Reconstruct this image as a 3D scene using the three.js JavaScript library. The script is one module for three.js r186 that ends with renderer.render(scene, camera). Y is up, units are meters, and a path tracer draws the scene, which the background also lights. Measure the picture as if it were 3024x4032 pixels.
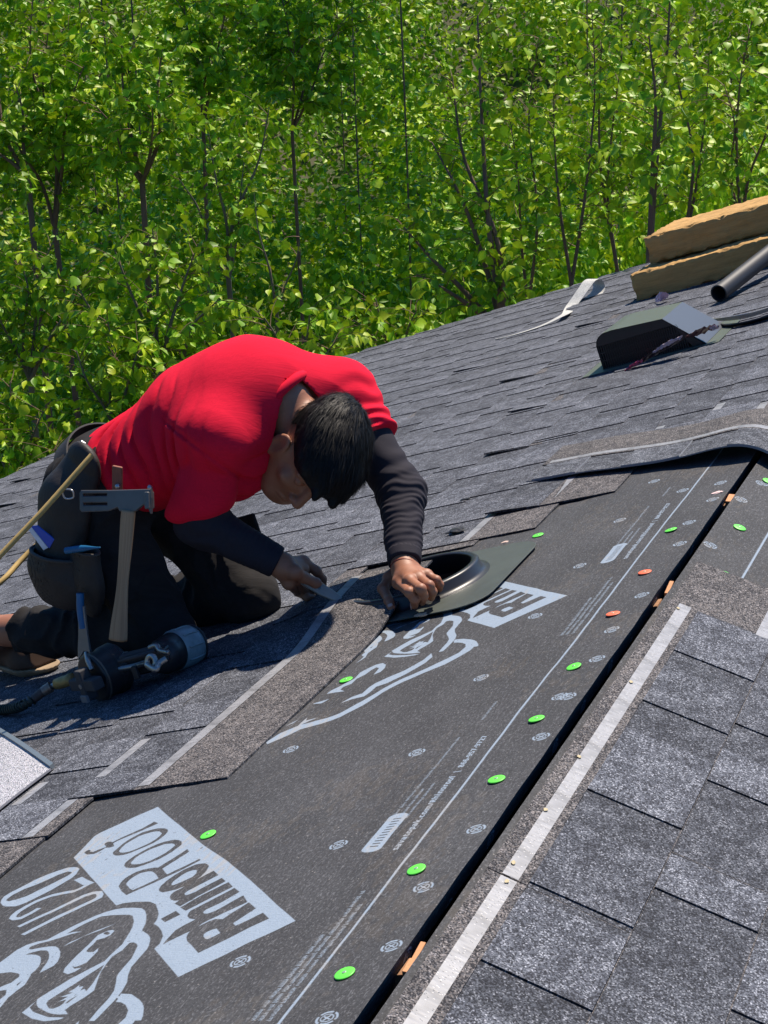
import * as THREE from 'three';
import { Sky } from 'three/addons/objects/Sky.js';
import { RoundedBoxGeometry } from 'three/addons/geometries/RoundedBoxGeometry.js';
import { mergeGeometries, mergeVertices } from 'three/addons/utils/BufferGeometryUtils.js';
import { ImprovedNoise } from 'three/addons/math/ImprovedNoise.js';

// ---------------------------------------------------------------- camera, sky, sun, exposure
const scene = new THREE.Scene();
const camera = new THREE.PerspectiveCamera(33.771, 0.75, 0.05, 600);
camera.position.set(0.6695, 1.116, 0);
camera.rotation.set(-0.3153, 0.4038, -0.0379, 'YXZ');

const SUN = new THREE.Vector3(0.08, 0.865, -0.49).normalize();
const sky = new Sky();
sky.name = 'sky';
sky.scale.setScalar(500);
sky.userData.kind = 'structure';
const su = sky.material.uniforms;
su.sunPosition.value.copy(SUN);
su.turbidity.value = 2; su.rayleigh.value = 1.1; su.mieCoefficient.value = 0.004; su.mieDirectionalG.value = 0.8;
su.cloudCoverage.value = 0;
scene.add(sky);
scene.environmentIntensity = 0.1;
const sun = new THREE.DirectionalLight(0xfff1de, 5);
sun.position.copy(SUN).multiplyScalar(40);
sun.castShadow = true;
sun.shadow.mapSize.set(2048, 2048);
Object.assign(sun.shadow.camera, { left: -15, right: 15, top: 15, bottom: -15, near: 1, far: 90 });
sun.shadow.radius = 1;
scene.add(sun, sun.target);

const renderer = new THREE.WebGLRenderer({ antialias: true });
renderer.toneMapping = THREE.LinearToneMapping;
renderer.toneMappingExposure = 1.5;
renderer.shadowMap.enabled = true;

// ---------------------------------------------------------------- helpers
let seed = 12345;
const rnd = () => { seed = (seed * 1664525 + 1013904223) >>> 0; return seed / 4294967296; };
const rr = (a, b) => a + (b - a) * rnd();
const reseed = (n) => { seed = n >>> 0; };
const V = (x, y, z) => new THREE.Vector3(x, y, z);
const noise = new ImprovedNoise();
const fbm = (x, y, z, o = 3) => { let s = 0, a = 1, f = 1; for (let i = 0; i < o; i++) { s += a * noise.noise(x * f, y * f, z * f); a *= 0.5; f *= 2; } return s; };
const clamp = THREE.MathUtils.clamp, lerp = THREE.MathUtils.lerp, sstep = THREE.MathUtils.smoothstep;
const lin = (r, g, b) => new THREE.Color().setRGB(r, g, b);
const counts = {};
function numbered(n) { const k = counts[n] = (counts[n] ?? -1) + 1; return k ? n + '_' + String(k).padStart(3, '0') : n; }
function tag(o, label, category, group, kind) {
  o.userData.label = label;
  if (category) o.userData.category = category;
  if (group) o.userData.group = group;
  if (kind) o.userData.kind = kind;
  return o;
}
function thing(name, label, category, pos = [0, 0, 0], group) {
  const g = new THREE.Group(); g.name = numbered(name); g.position.set(...pos); scene.add(g);
  return tag(g, label, category, group);
}
// a part whose geometry is given in world metres is moved into its thing's frame
function part(name, geo, mat, parent) {
  const g = Array.isArray(geo) ? mergeGeometries(geo.map(plain)) : geo;
  const m = new THREE.Mesh(g, mat); m.name = name; m.castShadow = m.receiveShadow = true;
  if (parent) { let p = parent, o = V(0, 0, 0); while (p && p !== scene) { o.add(p.position); p = p.parent; } if (!m.geometry.userData.local) m.position.copy(o.negate()); parent.add(m); }
  return m;
}
function plain(g) {
  const q = g.index ? g.toNonIndexed() : g.clone();
  for (const k of Object.keys(q.attributes)) if (!['position', 'normal', 'uv', 'color'].includes(k)) q.deleteAttribute(k);
  if (!q.attributes.uv) q.setAttribute('uv', new THREE.BufferAttribute(new Float32Array(q.attributes.position.count * 2), 2));
  if (!q.attributes.normal) q.computeVertexNormals();
  return q;
}
// geometry from lists of corners (quads), flat shaded, uv given or in metres
function quads(list, uvs) {
  const p = [], u = [];
  list.forEach((q, i) => { for (const k of [0, 1, 2, 0, 2, 3]) { p.push(...q[k]); u.push(...(uvs ? uvs[i][k] : [0, 0])); } });
  const g = new THREE.BufferGeometry();
  g.setAttribute('position', new THREE.Float32BufferAttribute(p, 3));
  g.setAttribute('uv', new THREE.Float32BufferAttribute(u, 2));
  g.computeVertexNormals();
  return g;
}
// a surface f(a, b) -> [x, y, z] on an na x nb grid
function grid(na, nb, f, fuv) {
  const p = [], u = [], ix = [];
  for (let i = 0; i <= na; i++) for (let j = 0; j <= nb; j++) { p.push(...f(i / na, j / nb)); u.push(...(fuv ? fuv(i / na, j / nb) : [i / na, j / nb])); }
  for (let i = 0; i < na; i++) for (let j = 0; j < nb; j++) { const a = i * (nb + 1) + j, b = a + nb + 1; ix.push(a, b, b + 1, a, b + 1, a + 1); }
  const g = new THREE.BufferGeometry();
  g.setAttribute('position', new THREE.Float32BufferAttribute(p, 3));
  g.setAttribute('uv', new THREE.Float32BufferAttribute(u, 2));
  g.setIndex(ix); g.computeVertexNormals();
  return g;
}
// the same with a thickness: top f, bottom f minus t along the normal n(a, b)
function slab(na, nb, f, t, n, fuv) {
  const lo = (a, b) => { const p = f(a, b), m = n(a, b); return [p[0] - m[0] * t, p[1] - m[1] * t, p[2] - m[2] * t]; };
  const top = grid(na, nb, f, fuv), bot = grid(na, nb, lo, fuv), qs = [];
  for (let i = 0; i < na; i++) for (const b of [0, 1]) qs.push([f(i / na, b), f((i + 1) / na, b), lo((i + 1) / na, b), lo(i / na, b)]);
  for (let j = 0; j < nb; j++) for (const a of [0, 1]) qs.push([f(a, j / nb), f(a, (j + 1) / nb), lo(a, (j + 1) / nb), lo(a, j / nb)]);
  return mergeGeometries([top, bot, quads(qs)].map(plain));
}
function tube(pts, r, sides = 6, steps, closed = false) {
  const c = pts.length === 2 ? new THREE.LineCurve3(pts[0], pts[1]) : new THREE.CatmullRomCurve3(pts, closed, 'centripetal');
  const n = steps ?? (pts.length - 1) * 6, fr = c.computeFrenetFrames(n, closed), p = [], nn = [], u = [], ix = [];
  const L = c.getLength();
  for (let i = 0; i <= n; i++) {
    const t = i / n, P = c.getPointAt(t), R = typeof r === 'function' ? r(t) : r;
    for (let j = 0; j <= sides; j++) {
      const a = j / sides * Math.PI * 2, d = fr.normals[i].clone().multiplyScalar(Math.cos(a)).addScaledVector(fr.binormals[i], Math.sin(a));
      p.push(P.x + d.x * R, P.y + d.y * R, P.z + d.z * R); nn.push(d.x, d.y, d.z); u.push(j / sides * 0.1, t * L);
    }
  }
  for (let i = 0; i < n; i++) for (let j = 0; j < sides; j++) { const a = i * (sides + 1) + j, b = a + sides + 1; ix.push(a, a + 1, b + 1, a, b + 1, b); }
  if (!closed) for (const i of [0, n]) {   // end caps
    const P = c.getPointAt(i / n), k = p.length / 3, T = fr.tangents[i];
    p.push(P.x, P.y, P.z); nn.push(T.x * (i ? 1 : -1), T.y * (i ? 1 : -1), T.z * (i ? 1 : -1)); u.push(0, 0);
    for (let j = 0; j < sides; j++) { const a = i * (sides + 1) + j; i ? ix.push(a, a + 1, k) : ix.push(a + 1, a, k); }
  }
  const g = new THREE.BufferGeometry();
  g.setAttribute('position', new THREE.Float32BufferAttribute(p, 3));
  g.setAttribute('normal', new THREE.Float32BufferAttribute(nn, 3));
  g.setAttribute('uv', new THREE.Float32BufferAttribute(u, 2));
  g.setIndex(ix);
  return g;
}
// a box with chamfered edges between frames: centre c, axes ax ay az (unit vectors), half sizes
function box(c, ax, ay, az, hx, hy, hz, r = 0.002) {
  const g = new RoundedBoxGeometry(hx * 2, hy * 2, hz * 2, 2, Math.min(r, hx, hy, hz));
  const m = new THREE.Matrix4().makeBasis(ax, ay, az);
  if (m.determinant() < 0) m.makeBasis(ax, ay, az.clone().negate());
  return g.applyMatrix4(m.setPosition(c));
}
function cyl(a, b, ra, rb = ra, n = 20, open = false) {
  const d = b.clone().sub(a), L = d.length(), g = new THREE.CylinderGeometry(rb, ra, L, n, 1, open);
  return g.applyQuaternion(new THREE.Quaternion().setFromUnitVectors(V(0, 1, 0), d.normalize())).translate((a.x + b.x) / 2, (a.y + b.y) / 2, (a.z + b.z) / 2);
}
// lathe profile [[radius, along], ...] about the axis from a towards b
function turned(a, b, prof, n = 32) {
  const g = new THREE.LatheGeometry(prof.map((q) => new THREE.Vector2(q[0], q[1])), n);
  return g.applyQuaternion(new THREE.Quaternion().setFromUnitVectors(V(0, 1, 0), b.clone().sub(a).normalize())).translate(a.x, a.y, a.z);
}
// flat outline extruded: pts in the plane (ex, ey) about c, depth along ez
function plate(pts, c, ex, ey, ez, depth, bevel = 0.001, holes = []) {
  const sh = new THREE.Shape(pts.map((q) => new THREE.Vector2(q[0], q[1])));
  for (const h of holes) sh.holes.push(new THREE.Path(h.map((q) => new THREE.Vector2(q[0], q[1]))));
  const g = new THREE.ExtrudeGeometry(sh, { depth: depth - 2 * bevel, bevelEnabled: bevel > 0, bevelThickness: bevel, bevelSize: bevel, bevelOffset: -bevel, bevelSegments: 2 });
  g.translate(0, 0, -depth / 2 + bevel);
  const m = new THREE.Matrix4().makeBasis(ex, ey, ez);
  if (m.determinant() < 0) m.makeBasis(ex, ey, ez.clone().negate());
  return g.applyMatrix4(m.setPosition(c));
}

// ---------------------------------------------------------------- the two roof slopes as frames: u along the ridge (away), s down the slope, n off the surface
const PITCH = 0.3011, CP = Math.cos(PITCH), SP = Math.sin(PITCH);
const EU = V(0, 0, -1), ES = V(-CP, -SP, 0), EN = V(-SP, CP, 0), ESR = V(CP, -SP, 0), ENR = V(SP, CP, 0);
const LP = (u, s, n = 0) => V(-s * CP - n * SP, -s * SP + n * CP, -u);
const RP = (u, s, n = 0) => V(s * CP + n * SP, -s * SP + n * CP, -u);
const lp = (u, s, n) => LP(u, s, n).toArray(), rp = (u, s, n) => RP(u, s, n).toArray();

// ---------------------------------------------------------------- textures
function data(w, h, f, srgb = true, repeat = true) {
  const d = new Uint8Array(w * h * 4);
  for (let y = 0; y < h; y++) for (let x = 0; x < w; x++) {
    const c = f(x, y), o = (y * w + x) * 4;
    for (let k = 0; k < 3; k++) { const v = clamp(typeof c === 'number' ? c : c[k], 0, 1); d[o + k] = 255 * (srgb ? (v <= 0.0031308 ? v * 12.92 : 1.055 * Math.pow(v, 1 / 2.4) - 0.055) : v); }
    d[o + 3] = 255;
  }
  const t = new THREE.DataTexture(d, w, h); t.magFilter = THREE.LinearFilter;
  if (srgb) t.colorSpace = THREE.SRGBColorSpace;
  if (repeat) t.wrapS = t.wrapT = THREE.RepeatWrapping;
  t.needsUpdate = true;
  return t;
}
function hash(x, y, k = 0) { let h = (x * 374761393 + y * 668265263 + k * 2147483647) | 0; h = Math.imul(h ^ (h >>> 13), 1274126177); return ((h ^ (h >>> 16)) >>> 0) / 4294967296; }
// tiling value noise, p cells across
function vnoise(x, y, p, k) {
  const xi = Math.floor(x), yi = Math.floor(y), fx = x - xi, fy = y - yi, s = fx * fx * (3 - 2 * fx), t = fy * fy * (3 - 2 * fy), w = (a) => ((a % p) + p) % p;
  return lerp(lerp(hash(w(xi), w(yi), k), hash(w(xi + 1), w(yi), k), s), lerp(hash(w(xi), w(yi + 1), k), hash(w(xi + 1), w(yi + 1), k), s), t);
}
// mineral granules: one cell per grain; returns colour map and height map over size metres
function granules(px, cells, pick, k) {
  const col = new Float32Array(px * px * 3), hgt = new Float32Array(px * px);
  for (let y = 0; y < px; y++) for (let x = 0; x < px; x++) {
    const gx = x / px * cells, gy = y / px * cells, cx = Math.floor(gx), cy = Math.floor(gy);
    let best = 9, bx = 0, by = 0;
    for (let a = -1; a <= 1; a++) for (let b = -1; b <= 1; b++) {
      const X = ((cx + a) % cells + cells) % cells, Y = ((cy + b) % cells + cells) % cells;
      const dx = cx + a + hash(X, Y, k) - gx, dy = cy + b + hash(X, Y, k + 1) - gy, d = dx * dx + dy * dy;
      if (d < best) { best = d; bx = X; by = Y; }
    }
    const c = pick(hash(bx, by, k + 2), hash(bx, by, k + 3), vnoise(bx / cells * 14, by / cells * 14, 14, k + 4) * 0.5 + vnoise(bx / cells * 40, by / cells * 40, 40, k + 6) * 0.5), o = (y * px + x);
    const e = clamp(1.1 - best * 1.1, 0.35, 1);
    for (let q = 0; q < 3; q++) col[o * 3 + q] = c[q];
    hgt[o] = e * (0.6 + 0.4 * hash(bx, by, k + 5));
  }
  const map = data(px, px, (x, y) => { const o = (y * px + x) * 3; return [col[o], col[o + 1], col[o + 2]]; });
  const bump = data(px, px, (x, y) => hgt[y * px + x], false);
  return { map, bump };
}
const mix3 = (a, b, t) => a.map((v, i) => v + (b[i] - v) * t);
const GR_FACE = granules(768, 215, (r, q, n) => {
  const t = r + (n - 0.5) * 0.6;
  if (t < 0.36) return [0.026 + 0.014 * q, 0.028 + 0.015 * q, 0.034 + 0.018 * q];
  if (t < 0.8) return [0.072 + 0.036 * q, 0.079 + 0.039 * q, 0.095 + 0.046 * q];
  return mix3([0.135, 0.148, 0.172], [0.4, 0.42, 0.465], q * q);
}, 11);
const GR_LAP = granules(768, 215, (r, q, n) => {
  const t = r + (n - 0.5) * 0.5;
  if (t < 0.36) return [0.023 + 0.012 * q, 0.023 + 0.012 * q, 0.026 + 0.013 * q];
  if (t < 0.8) return mix3([0.118, 0.107, 0.101], [0.093, 0.096, 0.105], q);
  return mix3([0.17, 0.155, 0.145], [0.36, 0.34, 0.34], q * q);
}, 41);
const GSIZE = 0.4;
const granMat = (g) => new THREE.MeshPhysicalMaterial({ map: g.map, bumpMap: g.bump, bumpScale: 0.0011, roughness: 0.85, specularIntensity: 0.4, vertexColors: true });
const M_SHINGLE = granMat(GR_FACE), M_LAP = granMat(GR_LAP);
const T_CLOTH = data(256, 256, (x, y) => 0.3 + 0.5 * vnoise(x / 2, y / 3, 128, 5) * 0.6 + 0.4 * vnoise(x / 9, y / 9, 28, 6), false);
const T_SPECK = data(256, 256, (x, y) => 0.72 + 0.34 * (vnoise(x / 8, y / 8, 32, 3) - 0.5) + 0.4 * (hash(x, y, 9) - 0.5));
const T_FILM = data(256, 256, (x, y) => { const n = vnoise(x / 6, y / 22, 43, 13), m = vnoise(x / 30, y / 30, 9, 14); return 0.62 + 0.3 * (n - 0.4) + 0.25 * (m - 0.5) + (hash(x >> 1, y >> 1, 15) > 0.985 ? -0.4 : 0) + (hash(x >> 1, y >> 2, 16) > 0.97 ? 0.35 : 0); });
const T_GRIME = data(512, 512, (x, y) => { const n = vnoise(x / 64, y / 64, 8, 1) * 0.5 + vnoise(x / 16, y / 16, 32, 2) * 0.3 + vnoise(x / 4, y / 4, 128, 3) * 0.2; return 0.62 + 0.5 * n; });
const std = (color, o = {}) => new THREE.MeshStandardMaterial({ color, roughness: 0.7, ...o });

// ---------------------------------------------------------------- ground: level yard round the house, wooded bank rising behind
function groundY(x, z) {
  const d = Math.hypot(x, z + 2), b = sstep(d, 13, 46);
  return -4.35 + 8.2 * b * b + 0.25 * fbm(x * 0.15, 3, z * 0.15, 3) * sstep(d, 8, 14);
}
{
  const T = data(512, 512, (x, y) => {
    const n = vnoise(x / 6, y / 6, 85, 21), m = vnoise(x / 40, y / 40, 12, 22), q = hash(x >> 1, y >> 1, 23);
    return mix3(mix3([0.05, 0.045, 0.03], [0.12, 0.1, 0.07], n * 0.6 + q * 0.4), [0.035, 0.065, 0.012], m > 0.45 ? 0.8 : 0.25);
  });
  const g = grid(150, 150, (a, b) => { const q = (t) => Math.sign(t - 0.5) * Math.pow(Math.abs(t - 0.5) * 2, 2.2) * 260, x = q(a), z = q(b) - 10; return [x, groundY(x, z), z]; },
    (a, b) => [a * 120, b * 120]);
  const m = new THREE.Mesh(g, new THREE.MeshStandardMaterial({ map: T, roughness: 1 })); m.name = 'ground'; m.receiveShadow = true; m.userData.kind = 'structure'; m.userData.label = 'leaf-littered ground sloping up behind the trees';
  scene.add(m);
}

// ---------------------------------------------------------------- the roof
const roof = new THREE.Group(); roof.name = 'roof'; roof.userData = { kind: 'structure', label: 'low gable roof being covered with grey shingles' }; scene.add(roof);
const EAVE = 4.79, SLOT = 0.024, rakeU = (s) => 8.756 - (s - 1.553) * 0.27;
const [HOLE_U, HOLE_S] = [3.1753, 0.6436], HOLE = { u: HOLE_U, s: HOLE_S, r: 0.13 };
const M_WOOD = std(lin(0.36, 0.19, 0.1), { map: T_GRIME, roughness: 0.85 });
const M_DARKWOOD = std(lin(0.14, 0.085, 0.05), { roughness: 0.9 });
{
  const circ = (u, s, r, n = 36) => Array.from({ length: n }, (_, i) => [u + r * Math.cos(i / n * 6.2832), s + r * Math.sin(i / n * 6.2832)]);
  // plywood sheathing, 15 mm, with the ridge slot and the vent hole cut out
  const outl = [[-1.5, SLOT], [rakeU(0) - 0.03, SLOT], [rakeU(EAVE) - 0.03, EAVE - 0.01], [-1.5, EAVE - 0.01]];
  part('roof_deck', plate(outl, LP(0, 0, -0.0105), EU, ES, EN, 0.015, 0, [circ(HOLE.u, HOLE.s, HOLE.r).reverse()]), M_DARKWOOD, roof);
  const outr = outl.map(([u, s]) => [-u, s]);
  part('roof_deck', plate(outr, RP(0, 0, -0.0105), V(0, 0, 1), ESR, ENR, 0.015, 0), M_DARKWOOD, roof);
  // rafters below, a bright cut face shows where each crosses the slot
  for (const [u, w, up] of [[1.5974, -0.016, 0.019], [2.8416, -0.0036, 0.02], [3.4597, -0.0031, 0.019], [4.3, 0.019], [5.2, 0.019], [0.9, 0.019]].map((q) => [q[0], q[2] ?? q[1], 0])) {
    part('rafter', box(V(-0.3 * CP, -0.3 * SP - 0.062, -u), V(0, 0, 1), EN, V(CP, SP, 0), w, 0.045, 0.31, 0.001), M_WOOD, roof);
    part('rafter', box(V(0.3 * CP, -0.3 * SP - 0.062, -u - 0.0012), V(0, 0, 1), ENR, V(-CP, SP, 0), w, 0.0448, 0.31, 0.001), M_WOOD, roof);
  }
  // splinters of wood standing in the slot
  const M_CHIP = std(lin(0.62, 0.3, 0.14), { map: T_GRIME, roughness: 0.8 });
  for (const [u, du, w, tilt] of [[1.6173, -0.0164, 0.016, 0.0035, 0.15], [1.5859, -0.0174, 0.013, 0.004, 0.1], [2.8933, -0.0045, 0.022, 0.004, 0.2], [3.4641, -0.0022, 0.02, 0.009, 0.1]].map((q) => [q[0], q[2], q[3], q[4]]))
    part('wood_splinter', box(V(0.002, -0.012 + tilt * 0.02, -u), V(1, 0, 0), V(0, Math.cos(tilt), Math.sin(tilt)), V(0, -Math.sin(tilt), Math.cos(tilt)), w, 0.004, du, 0.001), M_CHIP, roof);
  // fascia boards and the walls that close the attic
  const M_FASCIA = std(lin(0.5, 0.48, 0.45), { roughness: 0.7 });
  part('fascia_board', box(LP(3.2, EAVE - 0.012, -0.1), EU, ES, EN, 4.7, 0.01, 0.08), M_FASCIA, roof);
  const rv = LP(rakeU(EAVE), EAVE, 0).sub(LP(rakeU(0), 0, 0)), rl = rv.length(); rv.normalize();
  part('rake_board', box(LP(rakeU(EAVE / 2), EAVE / 2, -0.1).add(V(0, 0, 0.02)), rv, EN, new THREE.Vector3().crossVectors(rv, EN), rl / 2, 0.075, 0.01), M_FASCIA, roof);
  const bx = (x0, x1, y0, y1, z0, z1) => box(V((x0 + x1) / 2, (y0 + y1) / 2, (z0 + z1) / 2), V(1, 0, 0), V(0, 1, 0), V(0, 0, 1), (x1 - x0) / 2, (y1 - y0) / 2, (z1 - z0) / 2, 0.002);
  part('wall', bx(-4.25, -4.1, -4.5, -1.42, -7.3, 1.4), M_FASCIA, roof);
  part('wall', bx(4.1, 4.25, -4.5, -1.42, -7.3, 1.4), M_FASCIA, roof);
  const gable = (z, d) => plate([[-4.1, -4.5], [4.1, -4.5], [4.1, -1.33], [0, -0.06], [-4.1, -1.33]], V(0, 0, z), V(1, 0, 0), V(0, 1, 0), V(0, 0, 1), d, 0);
  part('gable_wall', gable(-7.4, 0.15), M_FASCIA, roof); part('gable_wall', gable(1.35, 0.15), M_FASCIA, roof);
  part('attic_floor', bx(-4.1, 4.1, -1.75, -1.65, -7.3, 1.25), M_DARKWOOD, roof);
}

// ---- underlayment with its print. Outlines are in metres on the sheet: [along the ridge, down from the ridge]
const PERIOD = 1.2265;
const PANEL = [[1.706, 0.214], [1.585, 0.327], [1.667, 0.415], [1.68, 0.414], [1.7, 0.421], [1.717, 0.434], [1.732, 0.449], [1.741, 0.462], [1.753, 0.464], [1.769, 0.471], [1.789, 0.485]].concat([[1.779, 0.478], [1.799, 0.494], [1.808, 0.51], [1.815, 0.541], [1.816, 0.563], [1.812, 0.573], [2.006, 0.785], [2.076, 0.79], [2.087, 0.786], [2.133, 0.748], [2.165, 0.716], [2.115, 0.663], [2.07, 0.613], [1.987, 0.523]], [[1.913, 0.435], [1.863, 0.381], [1.833, 0.349], [1.797, 0.31], [1.76, 0.272]]);
const INK_OFF = [
  [[2.104, 0.686], [2.095, 0.672], [2.07, 0.696], [2.043, 0.726], [2.039, 0.727], [2.027, 0.717], [2.025, 0.724], [2.026, 0.734], [2.014, 0.739], [2.008, 0.745], [2.01, 0.76], [2.017, 0.77], [2.022, 0.774], [2.029, 0.77], [2.026, 0.764], [2.021, 0.762], [2.017, 0.753], [2.023, 0.747], [2.03, 0.735], [2.042, 0.747], [2.047, 0.748], [2.051, 0.745], [2.048, 0.737], [2.045, 0.733], [2.062, 0.716], [2.083, 0.696]],
  [[1.976, 0.544], [1.966, 0.535], [1.94, 0.545], [1.917, 0.555], [1.895, 0.533], [1.914, 0.516], [1.935, 0.498], [1.929, 0.492], [1.907, 0.509], [1.879, 0.537], [1.855, 0.561], [1.842, 0.574], [1.859, 0.594], [1.878, 0.612], [1.891, 0.616], [1.903, 0.616], [1.911, 0.613], [1.92, 0.606], [1.925, 0.597], [1.927, 0.587], [1.927, 0.577], [1.924, 0.567], [1.946, 0.555]],
  [[1.821, 0.372], [1.806, 0.355], [1.781, 0.373], [1.765, 0.388], [1.758, 0.389], [1.754, 0.385], [1.752, 0.379], [1.757, 0.37], [1.776, 0.356], [1.795, 0.343], [1.775, 0.326], [1.75, 0.349], [1.731, 0.366], [1.725, 0.37], [1.71, 0.375], [1.694, 0.391], [1.676, 0.407], [1.689, 0.408], [1.713, 0.408], [1.727, 0.399], [1.738, 0.39], [1.743, 0.403], [1.751, 0.411], [1.759, 0.414], [1.766, 0.414], [1.785, 0.399]],
  [[1.774, 0.323], [1.754, 0.301], [1.733, 0.31], [1.717, 0.317], [1.709, 0.309], [1.721, 0.295], [1.738, 0.281], [1.72, 0.262], [1.682, 0.296], [1.643, 0.33], [1.666, 0.354], [1.679, 0.369], [1.689, 0.376], [1.697, 0.379], [1.707, 0.38], [1.715, 0.374], [1.721, 0.369], [1.729, 0.363], [1.734, 0.355], [1.732, 0.342], [1.744, 0.338]],
  [[1.841, 0.393], [1.825, 0.377], [1.796, 0.4], [1.767, 0.423], [1.781, 0.441], [1.813, 0.418]], [[1.773, 0.444], [1.758, 0.427], [1.742, 0.444], [1.754, 0.458]],
  [[1.886, 0.444], [1.87, 0.427], [1.849, 0.442], [1.83, 0.458], [1.823, 0.459], [1.818, 0.454], [1.819, 0.449], [1.825, 0.44], [1.844, 0.427], [1.859, 0.415], [1.845, 0.4], [1.814, 0.422], [1.785, 0.444], [1.796, 0.46], [1.804, 0.457], [1.805, 0.466], [1.809, 0.474], [1.816, 0.48], [1.824, 0.483], [1.832, 0.482], [1.843, 0.474], [1.863, 0.471], [1.867, 0.459], [1.879, 0.45]],
  [[1.903, 0.462], [1.909, 0.467], [1.915, 0.476], [1.916, 0.483], [1.915, 0.493], [1.903, 0.508], [1.889, 0.516], [1.874, 0.521], [1.859, 0.522], [1.848, 0.519], [1.84, 0.513], [1.834, 0.503], [1.835, 0.492], [1.838, 0.483], [1.845, 0.475], [1.856, 0.466], [1.87, 0.459], [1.887, 0.458]],
  [[2.056, 0.629], [2.063, 0.634], [2.069, 0.643], [2.074, 0.66], [2.072, 0.674], [2.067, 0.686], [2.056, 0.694], [2.045, 0.7], [2.031, 0.703], [2.015, 0.704], [2.005, 0.705], [1.998, 0.701], [1.992, 0.693], [1.989, 0.684], [1.989, 0.671], [1.993, 0.661], [2, 0.652], [2.008, 0.643], [2.018, 0.634], [2.029, 0.629], [2.039, 0.627], [2.05, 0.627]],
  [[2.002, 0.57], [2.009, 0.575], [2.015, 0.583], [2.019, 0.594], [2.016, 0.612], [2.011, 0.623], [2.001, 0.633], [1.989, 0.64], [1.977, 0.645], [1.964, 0.648], [1.953, 0.648], [1.945, 0.644], [1.939, 0.637], [1.936, 0.627], [1.935, 0.616], [1.94, 0.605], [1.947, 0.595], [1.954, 0.585], [1.964, 0.577], [1.975, 0.571], [1.988, 0.568], [1.996, 0.567]]];
const INK_ON_AGAIN = [
  [[2.05, 0.637], [2.06, 0.648], [2.062, 0.656], [2.062, 0.665], [2.059, 0.676], [2.053, 0.685], [2.041, 0.691], [2.03, 0.696], [2.018, 0.696], [2.006, 0.694], [2.001, 0.689], [1.998, 0.682], [1.999, 0.668], [2.004, 0.659], [2.011, 0.651], [2.02, 0.643], [2.03, 0.638], [2.04, 0.636]],
  [[1.997, 0.58], [2.003, 0.585], [2.006, 0.591], [2.007, 0.605], [2.002, 0.615], [1.996, 0.624], [1.987, 0.631], [1.977, 0.636], [1.966, 0.638], [1.954, 0.637], [1.949, 0.633], [1.947, 0.626], [1.946, 0.615], [1.95, 0.606], [1.955, 0.598], [1.964, 0.591], [1.974, 0.584], [1.986, 0.581]],
  [[1.886, 0.543], [1.899, 0.555], [1.911, 0.568], [1.915, 0.575], [1.917, 0.581], [1.916, 0.588], [1.914, 0.595], [1.908, 0.599], [1.901, 0.602], [1.894, 0.603], [1.885, 0.602], [1.878, 0.597], [1.874, 0.592], [1.864, 0.582], [1.857, 0.572], [1.867, 0.561]],
  [[1.892, 0.477], [1.896, 0.481], [1.896, 0.486], [1.892, 0.495], [1.884, 0.5], [1.875, 0.503], [1.867, 0.505], [1.861, 0.504], [1.856, 0.501], [1.854, 0.497], [1.857, 0.491], [1.863, 0.485], [1.869, 0.48], [1.874, 0.475], [1.884, 0.474]],
  [[1.707, 0.338], [1.693, 0.324], [1.685, 0.33], [1.679, 0.337], [1.681, 0.341], [1.688, 0.348], [1.694, 0.351], [1.699, 0.35], [1.704, 0.345]]];
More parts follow.
